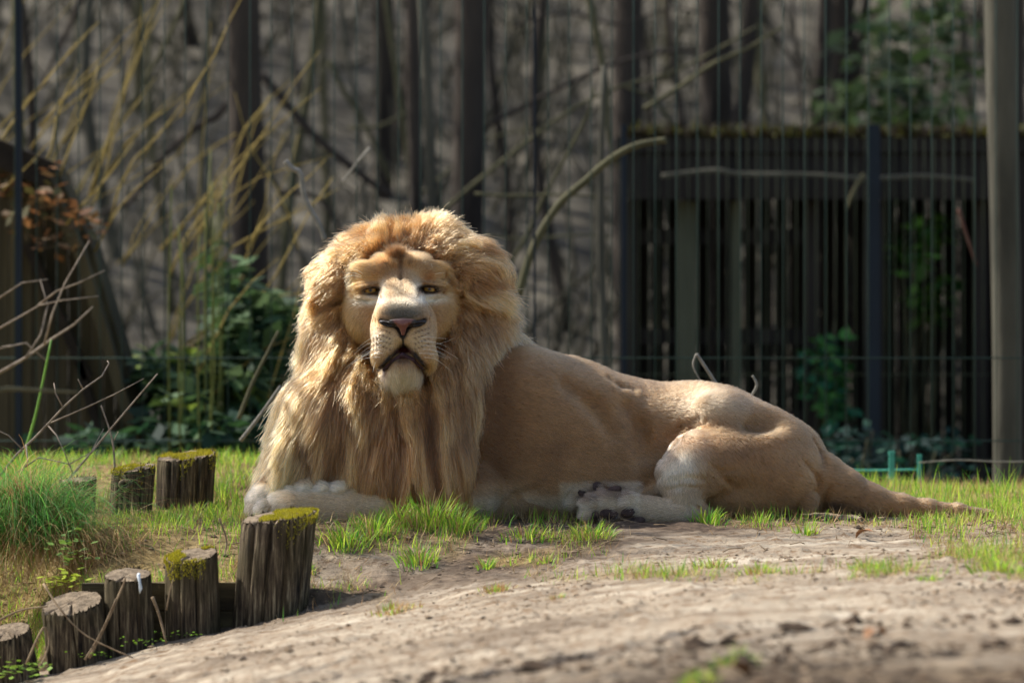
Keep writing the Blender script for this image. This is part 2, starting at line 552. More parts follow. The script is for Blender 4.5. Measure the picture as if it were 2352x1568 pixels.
# big fountain of hanging grass at the left
cen = P(60, 1160, -.40)
x, y, z = cen.x, cen.y, cen.z
n = 4200
ang = rng.normal(-1.45, 1.05, n)
bx = x + rng.normal(-.03, .085, n); by = y + rng.normal(0, .08, n)
ln = .13 + .24 * rng.random(n)
low = rng.random(n)
colg = np.where(rng.random((n, 1)) < .3, straw(n) * .9, np.array(lin(104, 168, 74)[:3]) * (.4 + .9 * rng.random((n, 1))))
V_, F_, C_ = blades(n, bx, by, ln, .0013 + .001 * rng.random(n), .15 + .75 * rng.random(n), 1.5 + 1.2 * rng.random(n), colg, 8,
                    np.full(n, z - .05) + rng.normal(0, .012, n) - .35 * np.hypot(bx - x, by - y), ang)
loc = np.array([x, y, z - .05])
o = link(bpy.data.objects.new('hanging_grass', mesh_np('hanging_grass', V_ - loc, F_, grass_mat, True, {'tint': C_})))
o.location = loc
tag(o, 'large fountain of thin green grass hanging over the edge at the left', 'grass tuft')
# its older, straw-coloured skirt
n = 1700
ang = rng.normal(-1.2, .8, n)
bx = x + .05 + rng.normal(0, .10, n); by = y - .06 + rng.normal(0, .05, n)
V_, F_, C_ = blades(n, bx, by, .14 + .2 * rng.random(n), .001 + .001 * rng.random(n), 1.0 + .6 * rng.random(n), 1.2 + .6 * rng.random(n),
                    straw(n), 7, np.full(n, z - .10) + rng.normal(0, .02, n), ang)
o = link(bpy.data.objects.new('withered_grass', mesh_np('withered_grass', V_ - loc, F_, grass_mat, True, {'tint': C_})))
o.location = loc
tag(o, 'withered straw skirt hanging below the fountain of green grass', 'dry grass', kind='stuff')

# fallen twigs and grass stems littering the turf
tw_mat = noise_mat('twig_bark', lin(104, 84, 62), lin(160, 138, 108), 40, .9, .2)
mb = MB()
for i in range(420):
    x = random.uniform(-1.25, 1.3); y = random.uniform(-1.0, .1)
    if turf_w(np.array([x]), np.array([y]))[0] < .12 and random.random() < .8: continue
    a = random.uniform(0, 6.28); L_ = random.uniform(.015, .07)
    p0 = Vector((x, y, gz(x, y) + .004)); p2 = Vector((x + math.cos(a) * L_, y + math.sin(a) * L_, 0)); p2.z = gz(p2.x, p2.y) + random.uniform(.002, .012)
    p1 = (p0 + p2) / 2 + Vector((random.uniform(-.01, .01), random.uniform(-.01, .01), random.uniform(0, .012)))
    mb.tube([p0, p1, p2], random.uniform(.0006, .0016), 4)
tag(mb.build('ground_litter', tw_mat), 'thin dead stems and bits of twig littering the turf', 'litter', kind='stuff')

# dead leaves lying about
lf_mat = noise_mat('dead_leaf', lin(112, 72, 44), lin(178, 140, 104), 30, .8, .2)
def leaf_mesh(L_, W_, curl):
    mb = MB(); v = []; f = []
    for i in range(5):
        t = i / 4; w = W_ * math.sin(math.pi * (t * .86 + .07)) ; zz = curl * math.sin(t * 3.1)
        v += [(t * L_ - L_ / 2, -w, zz + w * .35), (t * L_ - L_ / 2, 0, zz - w * .1), (t * L_ - L_ / 2, w, zz + w * .4)]
    for i in range(4):
        for k in range(2): f.append((i * 3 + k, i * 3 + k + 1, i * 3 + 4 + k, i * 3 + 3 + k))
    mb.add(v, f); return mb
def ground_hit(u, v):
    yy = -4.2
    while yy < 1.8:
        q = P(u, v, yy)
        if q.z <= gz(q.x, yy) + .002: break
        yy += .01
    return P(u, v, yy)
for (u, v, lab, L_) in ((1985, 1235, 'curled brown dead leaf on the path below the tail', .05),
                        (2010, 1470, 'crumpled dark leaf in the foreground, right of the middle', .06),
                        (1700, 1555, 'pale dry leaf at the bottom of the picture', .05),
                        (1160, 1535, 'tiny pale scrap of leaf in the foreground at the left', .03),
                        (240, 1285, 'small reddish leaf in the dry grass behind the short stakes', .035),
                        (1700, 1182, 'pale dead leaf under the thigh of the lion', .03),
                        (1130, 1190, 'whitish flake of leaf at the edge of the mane', .02)):
    q = ground_hit(u, v)
    o = leaf_mesh(L_, L_ * .28, L_ * .18).build('dead_leaf', lf_mat)
    o.location = (q.x, q.y, q.z + .008); o.rotation_euler = (random.uniform(-.4, .4), random.uniform(-.4, .4), random.uniform(0, 6.28))
    tag(o, lab, 'leaf', 'dead leaves on the ground')
# ================================================================== STAKES along the edge of the mound
bark, nt, bs = new_mat('weathered_wood')
tc = N(nt, 'ShaderNodeTexCoord')
mp = N(nt, 'ShaderNodeMapping'); mp.inputs['Scale'].default_value = (1, 1, .07)
nt.links.new(tc.outputs['Object'], mp.inputs[0])
n1 = N(nt, 'ShaderNodeTexNoise', i_Scale=130.0, i_Detail=8.0, i_Roughness=.7); nt.links.new(mp.outputs[0], n1.inputs['Vector'])
n2 = N(nt, 'ShaderNodeTexNoise', i_Scale=9.0, i_Detail=5.0); nt.links.new(tc.outputs['Object'], n2.inputs['Vector'])
r1 = ramp(nt, n1.outputs[0], [(.36, lin(20, 16, 13)), (.45, lin(62, 51, 39)), (.55, lin(96, 82, 63)), (.68, lin(158, 142, 112))])
r2 = ramp(nt, n2.outputs[0], [(.4, (0, 0, 0)), (.62, (1, 1, 1))])
mxx = N(nt, 'ShaderNodeMix', data_type='RGBA')
sc_ = N(nt, 'ShaderNodeMath', operation='MULTIPLY', i_1=.5); nt.links.new(r2.outputs[0], sc_.inputs[0])
nt.links.new(sc_.outputs[0], mxx.inputs[0])
nt.links.new(r1.outputs[0], mxx.inputs[6]); mxx.inputs[7].default_value = lin(72, 66, 40)
nt.links.new(mxx.outputs[2], bs.inputs['Base Color'])
bs.inputs['Roughness'].default_value = .9; bs.inputs['Specular IOR Level'].default_value = .2
bu = N(nt, 'ShaderNodeBump', i_Strength=.9, i_Distance=.006)
nt.links.new(n1.outputs[0], bu.inputs['Height']); nt.links.new(bu.outputs[0], bs.inputs['Normal'])
endg = noise_mat('end_grain', lin(92, 78, 62), lin(150, 132, 108), 60, .95, .8, dist=.006)
moss_mat = leafy_mat('moss', trans=.25, rough=.8)

def stake(tl, tr, bl, br, y, label, slope=.0, seed=0, moss=0.0, moss_side=0.0, crack=()):
    """a round stake given by its four picture corners at depth y"""
    TL, TR, BL, BR = (P(*q, y) for q in (tl, tr, bl, br))
    top = (TL + TR) / 2; bot = (BL + BR) / 2
    rt = (TR - TL).length / 2; rb = (BR - BL).length / 2
    slope_x = (TR.z - TL.z) / max(2 * rt, 1e-6)
    bot = bot + (bot - top).normalized() * .09
    root = empty('wooden_stake', (bot.x, bot.y, bot.z), label, 'stake', 'wooden stakes edging the mound')
    NA, NZ_ = 150, 26
    r_ = np.random.default_rng(seed)
    a = np.linspace(0, 2 * np.pi, NA, endpoint=False)
    V_ = []
    prof = .05 * fbm(np.cos(a) * 1.3 + seed, np.sin(a) * 1.3, octv=2, seed=seed) + .035 * fbm(np.cos(a) * 14 + seed, np.sin(a) * 14, octv=3, seed=seed + 5)
    for c_ in crack:
        dd = np.angle(np.exp(1j * (a - math.radians(c_)))); prof = prof - .16 * np.exp(-(dd / .045) ** 2)
    for i in range(NZ_ + 1):
        t = i / NZ_
        c0 = np.array(bot) * (1 - t) + np.array(top) * t
        r = rb * (1 - t) + rt * t
        rr = r * (1 + prof + .02 * fbm(np.cos(a) * 22 + seed, np.sin(a) * 22, np.full(NA, t * 2.5), 3, seed + 9))
        if i == NZ_: rr = rr * .965
        x = c0[0] + np.cos(a) * rr; yy = c0[1] + np.sin(a) * rr
        z = c0[2] + (np.cos(a) * rr * slope_x + np.sin(a) * rr * slope) * t
        if i >= NZ_ - 1: z = z + .004 * r_.normal(0, 1, NA) * (1 if i == NZ_ - 1 else 1.3)
        V_.append(np.stack([x, yy, z], 1))
    V_ = np.concatenate(V_)
    F_ = []
    for i in range(NZ_):
        for k in range(NA):
            k2 = (k + 1) % NA
            F_.append((i * NA + k, i * NA + k2, (i + 1) * NA + k2, (i + 1) * NA + k))
    loc = np.array(bot)
    link(bpy.data.objects.new('trunk', mesh_np('stake_trunk', V_ - loc, F_, bark, True)), root)
    # cut top: rings with rough relief
    NR = 9; T_ = [] ; F2 = []
    for j in range(NR):
        s_ = 1 - j / NR
        x = top.x + np.cos(a) * rt * (1 + prof) * .965 * s_; yy = top.y + np.sin(a) * rt * (1 + prof) * .965 * s_
        z = top.z + (x - top.x) * slope_x + (yy - top.y) * slope + (.012 * rt / .08) * fbm(x * 55, yy * 55, octv=3, seed=seed + 3) * (.3 + .7 * (1 - s_)) + .001
        for c_ in crack:
            dd = np.angle(np.exp(1j * (a - math.radians(c_)))); z = z - .012 * np.exp(-(dd / .08) ** 2)
        T_.append(np.stack([x, yy, z], 1))
    T_.append(np.array([[top.x, top.y, top.z - .002]])); T_ = np.concatenate(T_)
    tri = []
    for j in range(NR - 1):
        for k in range(NA):
            k2 = (k + 1) % NA
            tri.append((j * NA + k, j * NA + k2, (j + 1) * NA + k2)); tri.append((j * NA + k, (j + 1) * NA + k2, (j + 1) * NA + k))
    for k in range(NA): tri.append(((NR - 1) * NA + k, (NR - 1) * NA + (k + 1) % NA, NR * NA))
    link(bpy.data.objects.new('cut_top', mesh_np('stake_top', T_ - loc, tri, endg, True)), root)
    if moss > 0:
        n = int(15000 * moss)
        rad = np.sqrt(rng.random(n)) * 1.02; an = rng.random(n) * 6.28
        x = top.x + np.cos(an) * rad * rt; yy = top.y + np.sin(an) * rad * rt
        msk = fbm(x * 28 + seed, yy * 28, octv=3, seed=seed + 40) + .12 + moss_side * np.cos(an) * rad > 0
        x, yy, rad, an = x[msk], yy[msk], rad[msk], an[msk]; n = len(x)
        z = top.z + (x - top.x) * slope_x + (yy - top.y) * slope + .002
        over = rad > .9
        z = np.where(over, z - rng.random(n) * .045 * np.clip(.4 - np.sin(an), .2, 1.4) * (fbm(an * 2, an * 0, octv=2, seed=seed) + .6), z)
        r2_ = np.where(over, 1.03, rad); x = top.x + np.cos(an) * r2_ * rt; yy = top.y + np.sin(an) * r2_ * rt
        cm = np.array(lin(186, 172, 40)[:3])[None] * (.35 + .9 * rng.random((n, 1))) + np.array(lin(70, 90, 20)[:3])[None] * rng.random((n, 1)) * .5
        V3, F3, C3 = blades(n, x, yy, .003 + .005 * rng.random(n), .0011 + .0007 * rng.random(n), rng.random(n) * .9, rng.random(n) * .6, cm, 2, z)
        link(bpy.data.objects.new('moss', mesh_np('moss', V3 - loc, F3, moss_mat, True, {'tint': C3})), root)['kind'] = 'stuff'
    return root

stake((556, 1196), (727, 1176), (538, 1442), (702, 1402), -.93, 'tallest stake of the front row, leaning, with yellow-green moss along its slanted top', .10, 3, .6, .6, (232, 262, 290, 325))
stake((380, 1284), (497, 1268), (380, 1476), (506, 1452), -.97, 'mossy-headed stake of the front row with one long deep crack, left of the tallest', .22, 11, .7, -.45, (246, 285))
stake((240, 1322), (347, 1318), (243, 1512), (356, 1476), -1.0, 'grey stake of the front row streaked with a white bird dropping', .22, 17, .0, 0, (250, 300))
stake((97, 1395), (234, 1376), (112, 1536), (250, 1508), -1.04, 'short stake of the front row with a pale rounded top, second from the left edge', .32, 23, .0, 0, (215, 275))
stake((-38, 1460), (68, 1442), (-20, 1580), (95, 1560), -1.08, 'leaning stake cut by the left edge of the picture', .3, 29, .0, 0, (250, 300))
stake((362, 1053), (497, 1041), (360, 1165), (487, 1160), .34, 'thick stake behind the turf with a rim of moss, tallest of the back row', .12, 31, .35, .2, (240, 262, 300))
stake((258, 1082), (357, 1068), (250, 1192), (347, 1186), .1, 'knotty stake of the back row, left of the thick one', .12, 37, .2, -.3, (300, 235))
stake((135, 1106), (221, 1098), (145, 1160), (212, 1158), .25, 'low stake almost hidden in the grass at the left end of the back row', .1, 43, .0, 0, (250, 280, 310))
# knot on the second back stake
kn = bpy.data.objects['wooden_stake.006'] if 'wooden_stake.006' in bpy.data.objects else None
if kn:
    q = P(289, 1112, .1 - .062)
    mb = MB(); vs = []; fs = []
    for i in range(6):
        for k in range(14):
            a = 2 * math.pi * k / 14; rr = (.020, .017, .012, .008, .005, .001)[i]; dp = (0, .007, .010, .009, .004, .003)[i]
            vs.append((q.x + math.cos(a) * rr, q.y - dp, q.z + math.sin(a) * rr * .75))
    for i in range(5):
        for k in range(14): fs.append((i * 14 + k, i * 14 + (k + 1) % 14, (i + 1) * 14 + (k + 1) % 14, (i + 1) * 14 + k))
    mb.add([Vector(v) - kn.location for v in vs], fs).build('knot', bark, kn)
# white dropping on the third front stake
st3 = bpy.data.objects['wooden_stake.002']
wh = noise_mat('dropping', lin(190, 200, 205), lin(225, 230, 232), 60, .7, .2)
q = [P(u, v, -1.0 - .061) - st3.location for (u, v) in ((318, 1321), (321, 1336), (323, 1350), (321, 1362))]
MB().tube([q[0] + Vector((0, .012, .002)), q[0], q[1], q[2], q[3]], [.004, .0045, .003, .0042, .001], 6).build('dropping', wh, st3)

# edging boards behind the front stakes
bd = empty('edging_board', tuple(P(190, 1440, -.93)), 'dark old plank set on edge behind the short front stakes', 'plank')
def board(u0, v0, u1, v1, y, th, parent, name='board', mat_=None):
    a, b = P(u0, v0, y), P(u1, v1, y)
    mb = MB(); loc = parent.location
    nseg = 22; vs = []; fs = []
    for i in range(nseg + 1):
        t = i / nseg; x = a.x + (b.x - a.x) * t
        j = [.003 * float(fbm(np.array([x * 20]), np.array([q * 3.]), octv=2, seed=q)[0]) for q in range(4)]
        vs += [(x, y + j[0], b.z), (x, y + j[1], a.z + j[1]), (x, y + th, a.z + j[2]), (x, y + th, b.z)]
    for i in range(nseg):
        for k in range(4):
            fs.append((i * 4 + k, i * 4 + (k + 1) % 4, i * 4 + 4 + (k + 1) % 4, i * 4 + 4 + k))
    fs += [(3, 2, 1, 0), tuple(nseg * 4 + k for k in range(4))]
    mb.add([Vector(v) - loc for v in vs], fs)
    return mb.build(name, mat_ or bark2, parent, False)
bark2 = noise_mat('old_board', lin(44, 36, 26), lin(104, 92, 62), 26, .9, .7, stretch=(.15, 1, 1), dist=.005)
board(188, 1338, 560, 1400, -.925, .022, bd)
board(192, 1404, 556, 1500, -.93, .022, bd)

# bird dropping's neighbour: small weeds along the foot of the stakes
weed_mat = leafy_mat('weed_leaf', trans=.3)
def weed(u, v, y, label, n=26, sp_=.03, size=.012, col_=(120, 160, 40), up=.006):
    q = P(u, v, y); V_, F_, C_ = [], [], []
    root = np.array(q)
    for i in range(n):
        c0 = np.array([random.gauss(0, sp_), random.gauss(0, sp_ * .5), abs(random.gauss(up, up * .6))])
        a = random.uniform(0, 6.28); s_ = size * random.uniform(.6, 1.2)
        dx = np.array([math.cos(a), math.sin(a), random.uniform(-.3, .5)]); sd = np.array([-math.sin(a), math.cos(a), random.uniform(-.3, .3)])
        o = len(V_)
        V_ += [c0, c0 + dx * s_ * .5 + sd * s_ * .38, c0 + dx * s_, c0 + dx * s_ * .5 - sd * s_ * .38]
        F_.append((o, o + 1, o + 2, o + 3))
        c_ = np.array(lin(*col_)[:3]) * random.uniform(.6, 1.3); C_ += [c_] * 4
    o = link(bpy.data.objects.new('weed', mesh_np('weed', np.array(V_), np.array(F_), weed_mat, False, {'tint': np.array(C_)})))
    o.location = q
    return tag(o, label, 'weed', 'small weeds at the foot of the stakes')
weed(40, 1556, -1.25, 'leafy weed in the bottom left corner before the leaning stake', 60, .035, .02, (120, 150, 50), .02)
weed(215, 1508, -1.14, 'small trail of round leaves before the short stake', 30, .03, .009)
weed(320, 1480, -1.12, 'small trail of round leaves before the grey stake with the dropping', 30, .03, .009)
weed(420, 1462, -1.08, 'small weed at the foot of the stake with the long crack', 26, .035, .009)
weed(765, 1362, -.75, 'leafy weed right of the foot of the tallest stake', 50, .03, .014, (130, 160, 40), .012)
weed(800, 1322, -.62, 'olive weed on the soil between the tallest stake and the path', 44, .03, .012, (150, 150, 40), .012)
weed(160, 1300, -.8, 'dead-nettle with purplish top beside the hanging grass', 60, .028, .022, (110, 140, 60), .05)
weed(150, 1350, -.86, 'yellow-green ivy leaves under the dead-nettle', 40, .03, .024, (160, 175, 50), .02)
weed(2000, 1268, -.42, 'low cushion of bright weed on the path below the tail', 90, .045, .014, (130, 170, 40), .008)
weed(1930, 1262, -.40, 'flat streak of weed left of the bright cushion below the tail', 50, .03, .010, (130, 160, 50), .005)

# dry sticks and stems leaning among the stakes
def stick(pts, r, label, name='dry_stick', mat_=None, taper=.5, n=6):
    P_ = [P(*q) for q in pts]
    sm = []
    for i in range(len(P_) - 1):
        a = P_[max(i - 1, 0)]; b = P_[i]; c = P_[i + 1]; d = P_[min(i + 2, len(P_) - 1)]
        for s_ in range(4):
            t = s_ / 4
            sm.append(0.5 * ((2 * b) + (c - a) * t + (2 * a - 5 * b + 4 * c - d) * t * t + (3 * b - a - 3 * c + d) * t ** 3))
    sm.append(P_[-1])
    loc = sm[0].copy()
    o = MB().tube([q - loc for q in sm], [r * (1 - taper * i / len(sm)) for i in range(len(sm))], n).build(name, mat_ or tw_mat)
    o.location = loc
    return tag(o, label, 'stick', 'dry sticks and stems') if label else o
stick([(205, 1510, -1.16), (240, 1440, -1.14), (282, 1345, -1.12), (288, 1326, -1.12)], .0035, 'straight dry stem leaning across the grey stake')
stick([(195, 1514, -1.17), (232, 1452, -1.15), (266, 1375, -1.13)], .003, 'second dry stem beside the one across the grey stake')
stick([(350, 1370, -1.1), (365, 1410, -1.1), (382, 1475, -1.12)], .004, 'pale split stem left of the cracked stake')
stick([(382, 1400, -1.08), (392, 1350, -1.08), (398, 1330, -1.08)], .002, 'short thin stem standing before the cracked stake')
stick([(100, 1340, -1.1), (140, 1400, -1.15), (200, 1460, -1.17), (310, 1512, -1.2)], .0028, 'long arched stem before the short front stakes')
stick([(-5, 1425, -1.12), (50, 1400, -1.1), (110, 1392, -1.1)], .0028, 'bent stem over the leaning stake at the left edge')
stick([(60, 1525, -1.2), (100, 1440, -1.18), (112, 1480, -1.18), (92, 1530, -1.2)], .003, 'forked dry stem between the two leftmost stakes')
stick([(430, 1325, -1.0), (470, 1290, -1.0)], .002, 'thin stem beside the mossy-headed stake')
stick([(503, 1190, -.6), (520, 1240, -.6), (515, 1300, -.65), (540, 1350, -.7)], .0026, 'curved brown twig left of the tallest stake')
stick([(1060, 1255, -.45), (1085, 1240, -.45), (1130, 1238, -.45), (1155, 1270, -.46)], .0032, 'looped grey-brown root on the soil under the chest')
stick([(1025, 1292, -.5), (1060, 1268, -.48), (1080, 1276, -.48)], .0022, 'thin loop of root left of the bigger loop')
stick([(1790, 1212, -.2), (1840, 1203, -.2), (1900, 1180, -.18)], .0016, 'thin grass stem under the root of the tail')
# ================================================================== BEHIND THE MOUND
def lathe_tree(name, u, v_bot, v_top, w_bot, w_top, y, mat_, label, lean=0.0, forks=(), group='tree trunks in the wood', wob=.02, cat='tree'):
    """trunk from below the ground to beyond the frame; widths in picture units"""
    d = (y + CAM_D) / F
    base = P(u, v_bot, y); top = P(u + lean, v_top, y)
    base.z = min(base.z, gz(base.x, y) - .05)
    root = empty(name, tuple(base), label, cat, group)
    pts = []; rad = []
    ns = 16
    for i in range(ns + 1):
        t = i / ns
        q = base.lerp(top, t) - base
        q.x += wob * math.sin(t * 5 + u) ; q.y += wob * math.cos(t * 4 + u)
        pts.append(q); rad.append((w_bot * (1 - t) + w_top * t) * d / 2 * (1.25 if i == 0 else 1))
    MB().tube(pts, rad, 14).build('trunk', mat_, root)
    for fk in forks:
        q = [Vector(P(*c_, y + o_)) - base for (c_, o_) in zip(fk[0], (0, -.05, -.1, -.15, -.2, -.25))]
        MB().tube(q, [fk[1] * d * (1 - .75 * i / len(q)) for i in range(len(q))], 7).build('limb', mat_, root)
    return root

bark_dark = noise_mat('dark_bark', lin(40, 35, 31), lin(80, 70, 60), 5, .95, .8, stretch=(1, 1, .2), bscale=22, dist=.03)
bark_pale = noise_mat('pale_bark', lin(58, 56, 47), lin(98, 94, 80), 4, .9, .5, stretch=(1, 1, .25), bscale=18, dist=.02)
bark_olive = noise_mat('olive_bark', lin(62, 60, 42), lin(100, 95, 68), 6, .9, .5, stretch=(1, 1, .3), bscale=18, dist=.02)
T = lathe_tree
T('tree', 572, 1100, -260, 84, 78, 5.2, bark_dark, 'thick dark tree trunk left of the lion, rising above the laurel shrub', lean=-4)
T('tree', 1072, 1000, -260, 82, 70, 6.4, bark_dark, 'thick dark trunk rising behind the mane of the lion', lean=-4)
T('tree', 962, 1000, -260, 34, 30, 5.9, bark_dark, 'slim dark trunk just left of the thick trunk behind the mane', lean=-4)
T('tree', 1004, 900, -260, 28, 22, 4.9, bark_pale, 'thin pale grey stem between the two dark trunks behind the mane', lean=-44)
T('tree', 1640, 900, -260, 80, 74, 9.5, bark_dark, 'broad dark trunk behind the shed, above its middle', lean=8)
T('tree', 1862, 900, -260, 32, 36, 9.0, bark_dark, 'leaning slim trunk behind the shed, left of the forked one', lean=50)
T('tree', 1935, 900, -260, 60, 54, 9.3, bark_dark, 'forked dark trunk behind the shed', lean=6,
  forks=[(((1950, 260), (1975, 130), (1990, 0), (1998, -160)), 17)])
T('tree', 2312, 1180, -260, 62, 74, 3.1, bark_pale, 'pale smooth trunk near the right edge, right of the shed', lean=-14, wob=.01)
T('tree', 2345, 1000, -260, 40, 36, 7.2, bark_dark, 'shadowy trunk at the very right edge behind the pale one')
T('tree', 1409, 900, 150, 24, 12, 3.9, bark_pale, 'slender pale sapling left of the shed', lean=-26)
T('tree', 1460, 900, -200, 84, 60, 8.0, bark_dark, 'shadowy trunk behind the left end of the shed', lean=-20)
T('tree', 878, 900, -260, 46, 52, 11.0, bark_dark, 'far dark trunk high above the left half of the mane', lean=-6)
T('tree', 742, 900, -260, 20, 16, 10.5, bark_olive, 'thin olive trunk far back between the thick trunk and the mane', lean=10)
T('tree', 1240, 900, -260, 30, 24, 12.0, bark_olive, 'slim olive trunk far up the bank right of the mane', lean=12)
T('tree', 1540, 800, -260, 22, 20, 13.0, bark_olive, 'thin far trunk on the bank above the left part of the shed', lean=-6)
T('tree', 1750, 800, -260, 24, 20, 13.0, bark_olive, 'thin far trunk on the bank between the broad and the leaning trunks', lean=-10)
T('tree', 300, 800, -260, 26, 20, 12.0, bark_olive, 'slim far trunk on the bank at the left of the picture', lean=16)
T('tree', 44, 800, -260, 28, 24, 5.0, bark_olive, 'mossy brown trunk at the left edge above the hut', lean=6)

sap = []
for i in range(34):
    uu = (30 + i * 70 + 23 * math.sin(i * 2.3)) % 2352
    yy = 7.0 + (i * 37 % 80) / 10.0
    w_ = 8 + (i * 53 % 17) if i % 3 else 26 + (i * 29 % 26)
    m_ = (bark_dark, bark_olive, bark_dark, bark_pale)[i % 4]
    kind_ = ('dark', 'mossy', 'dark', 'greyish')[i % 4]
    sap.append((uu, T('sapling', uu, 700, -260, w_, w_ * .7, yy, m_, 'x', lean=40 * math.sin(i * 1.7), group='blurred saplings and young trees on the bank', wob=.08), kind_, w_))
ords = ('leftmost', 'second', 'third', 'fourth', 'fifth', 'sixth', 'seventh', 'eighth', 'ninth', 'tenth', 'eleventh', 'twelfth', 'thirteenth', 'fourteenth', 'fifteenth', 'sixteenth', 'seventeenth')
for k_, (uu, o_, kind_, w_) in enumerate(sorted(sap, key=lambda q: q[0])):
    how = ('stout ' if w_ > 30 else 'thin ') + kind_
    pos = (ords[k_] + (' from the left' if k_ else '')) if k_ < 17 else (ords[33 - k_].replace('leftmost', 'rightmost') + (' from the right' if k_ < 33 else ''))
    o_['label'] = '%s sapling on the wooded bank, %s of the blurred saplings' % (how, pos)
# tangle of brush on the bank: nobody could count it
mb = MB()
for i in range(620):
    uu = random.uniform(-200, 2550); yy = random.uniform(6.5, 16); x_ = P(uu, 0, yy).x
    p0 = Vector((x_, yy, gz(x_, yy) - .05)); a = random.gauss(0, .5); L_ = random.uniform(.4, 1.6)
    p2 = p0 + Vector((math.sin(a) * L_, random.uniform(-.3, .3), math.cos(a) * L_)); p1 = (p0 + p2) / 2 + Vector((random.gauss(0, .08), 0, random.gauss(0, .05)))
    mb.tube([p0, p1, p2], [.012, .009, .004] if i % 3 else [.02, .014, .006], 4, False)
tag(mb.build('brushwood', noise_mat('brush', lin(62, 58, 47), lin(98, 92, 74), .8, .9, 0)), 'out-of-focus tangle of bare brushwood covering the bank of the wood', 'brushwood', kind='stuff')

# unseen leafless crowns added above the picture to break the sun into flecks
n = 9000
cx_ = -9 + 17 * rng.random(n); cy_ = 5.5 + 11 * rng.random(n); cz_ = 3.6 + .37 * np.clip(cy_ - 6.5, 0, 20) + 2.4 * rng.random(n)
dd = rng.normal(0, 1, (n, 3)); dd /= np.linalg.norm(dd, axis=1, keepdims=True); LL = (.25 + .9 * rng.random(n))[:, None]; wd = (.008 + .022 * rng.random(n) ** 3)[:, None]
pp = np.stack([cx_, cy_, cz_], 1); sd = np.cross(dd, rng.normal(0, 1, (n, 3))); sd /= np.linalg.norm(sd, axis=1, keepdims=True); s2 = np.cross(dd, sd)
ring = [sd, -.5 * sd + .866 * s2, -.5 * sd - .866 * s2]
vv = np.stack([pp + q * wd for q in ring] + [pp + dd * LL + q * wd * .3 for q in ring], 1).reshape(-1, 3)
ff = (np.array([(0, 1, 4, 3), (1, 2, 5, 4), (2, 0, 3, 5)])[None] + np.arange(n)[:, None, None] * 6).reshape(-1, 4)
tag(link(bpy.data.objects.new('tree_crowns', mesh_np('tree_crowns', vv, ff, bark_olive, True))), 'unseen leafless twigs added over the wooded bank to shade it', 'twigs', kind='stuff')

# free branches: (picture points), depth, half width, colour, label
def branch(pts, y, w, mat_, label, taper=.7, y1=None):
    if y > 2.8 and 'shed' not in label: y = 3.4 + (y - 2.8) * 1.5; w = w * .8
    d = (y + CAM_D) / F
    y1 = y if y1 is None else y1
    q = [(u, v, y + (y1 - y) * i / (len(pts) - 1)) for i, (u, v) in enumerate(pts)]
    o = stick(q, w * d, None, 'branch', mat_, taper, 7)
    return tag(o, label, 'branch', 'bare branches in the wood')
branch([(600, 170), (655, 235), (720, 310), (790, 370), (860, 425), (900, 450)], 5.0, 14, bark_dark, 'dark bough sloping down right from the thick left trunk', .35)
branch([(640, 440), (720, 450), (760, 490), (800, 560)], 5.6, 9, bark_dark, 'short dark branch just above the left part of the mane', .4)
branch([(756, 140), (790, 210), (830, 270), (868, 350), (900, 420)], 5.3, 9, bark_olive, 'mossy branch curving down toward the mane from upper left', .3)
branch([(540, 215), (500, 265), (455, 290), (390, 345), (345, 400), (300, 460), (235, 490), (170, 500)], 4.6, 12, bark_dark, 'crooked dark bough reaching left from the thick trunk', .5)
branch([(195, -20), (160, 60), (130, 120), (95, 200)], 4.8, 10, bark_dark, 'dark branch coming down at the top left corner', .6)
branch([(430, -20), (400, 60), (370, 120), (300, 240), (200, 400), (120, 520)], 4.4, 8, bark_olive, 'long olive-brown branch crossing the upper left', .6)
branch([(1190, 680), (1225, 570), (1280, 475), (1340, 420), (1400, 368), (1460, 335), (1530, 322)], 2.9, 10, bark_olive, 'arched olive branch rising from behind the mane toward the shed', .25)
branch([(1150, 640), (1210, 540), (1250, 450), (1300, 360), (1350, 260), (1365, 200)], 3.3, 7, bark_olive, 'thin olive branch left of the arched one', .5)
branch([(1100, 300), (1200, 245), (1280, 205), (1400, 150), (1520, 120), (1600, 118)], 4.8, 8, bark_dark, 'long thin branch sweeping right across the top middle', .4)
branch([(1000, 500), (1080, 430), (1180, 350), (1300, 260), (1420, 200), (1560, 160), (1740, 60)], 4.2, 7, bark_olive, 'long branch rising from the mane to the upper right', .5)
branch([(930, 480), (1010, 410), (1100, 330), (1200, 300), (1320, 300)], 5.1, 5, bark_olive, 'thin branch low across the trunks behind the mane', .5)
branch([(1350, -20), (1372, 90), (1392, 200), (1400, 320), (1440, 420)], 5.4, 10, bark_olive, 'olive branch hanging down above the left end of the shed', .5)
branch([(1180, 60), (1300, 30), (1420, 55), (1540, 20), (1640, 40)], 5.4, 5, bark_dark, 'wavy thin branch along the top edge', .5)
branch([(800, 295), (870, 290), (930, 260), (975, 235)], 5.2, 6, bark_olive, 'short curved branch between mane and top middle', .5)
branch([(1480, 250), (1560, 200), (1640, 145), (1720, 110), (1800, 60)], 5.0, 6, bark_olive, 'straight thin branch slanting across the broad trunk behind the shed', .5)
branch([(1700, -20), (1750, 40), (1800, 110), (1850, 190)], 6.0, 7, bark_dark, 'branch descending right before the leaning slim trunk', .5)
branch([(1620, 330), (1560, 300), (1500, 230), (1440, 200)], 5.8, 7, bark_olive, 'branch sloping down onto the roof of the shed', .5)
branch([(1090, 445), (1180, 450), (1290, 447), (1400, 455)], 4.0, 4, bark_olive, 'level twig left of the shed', .3)
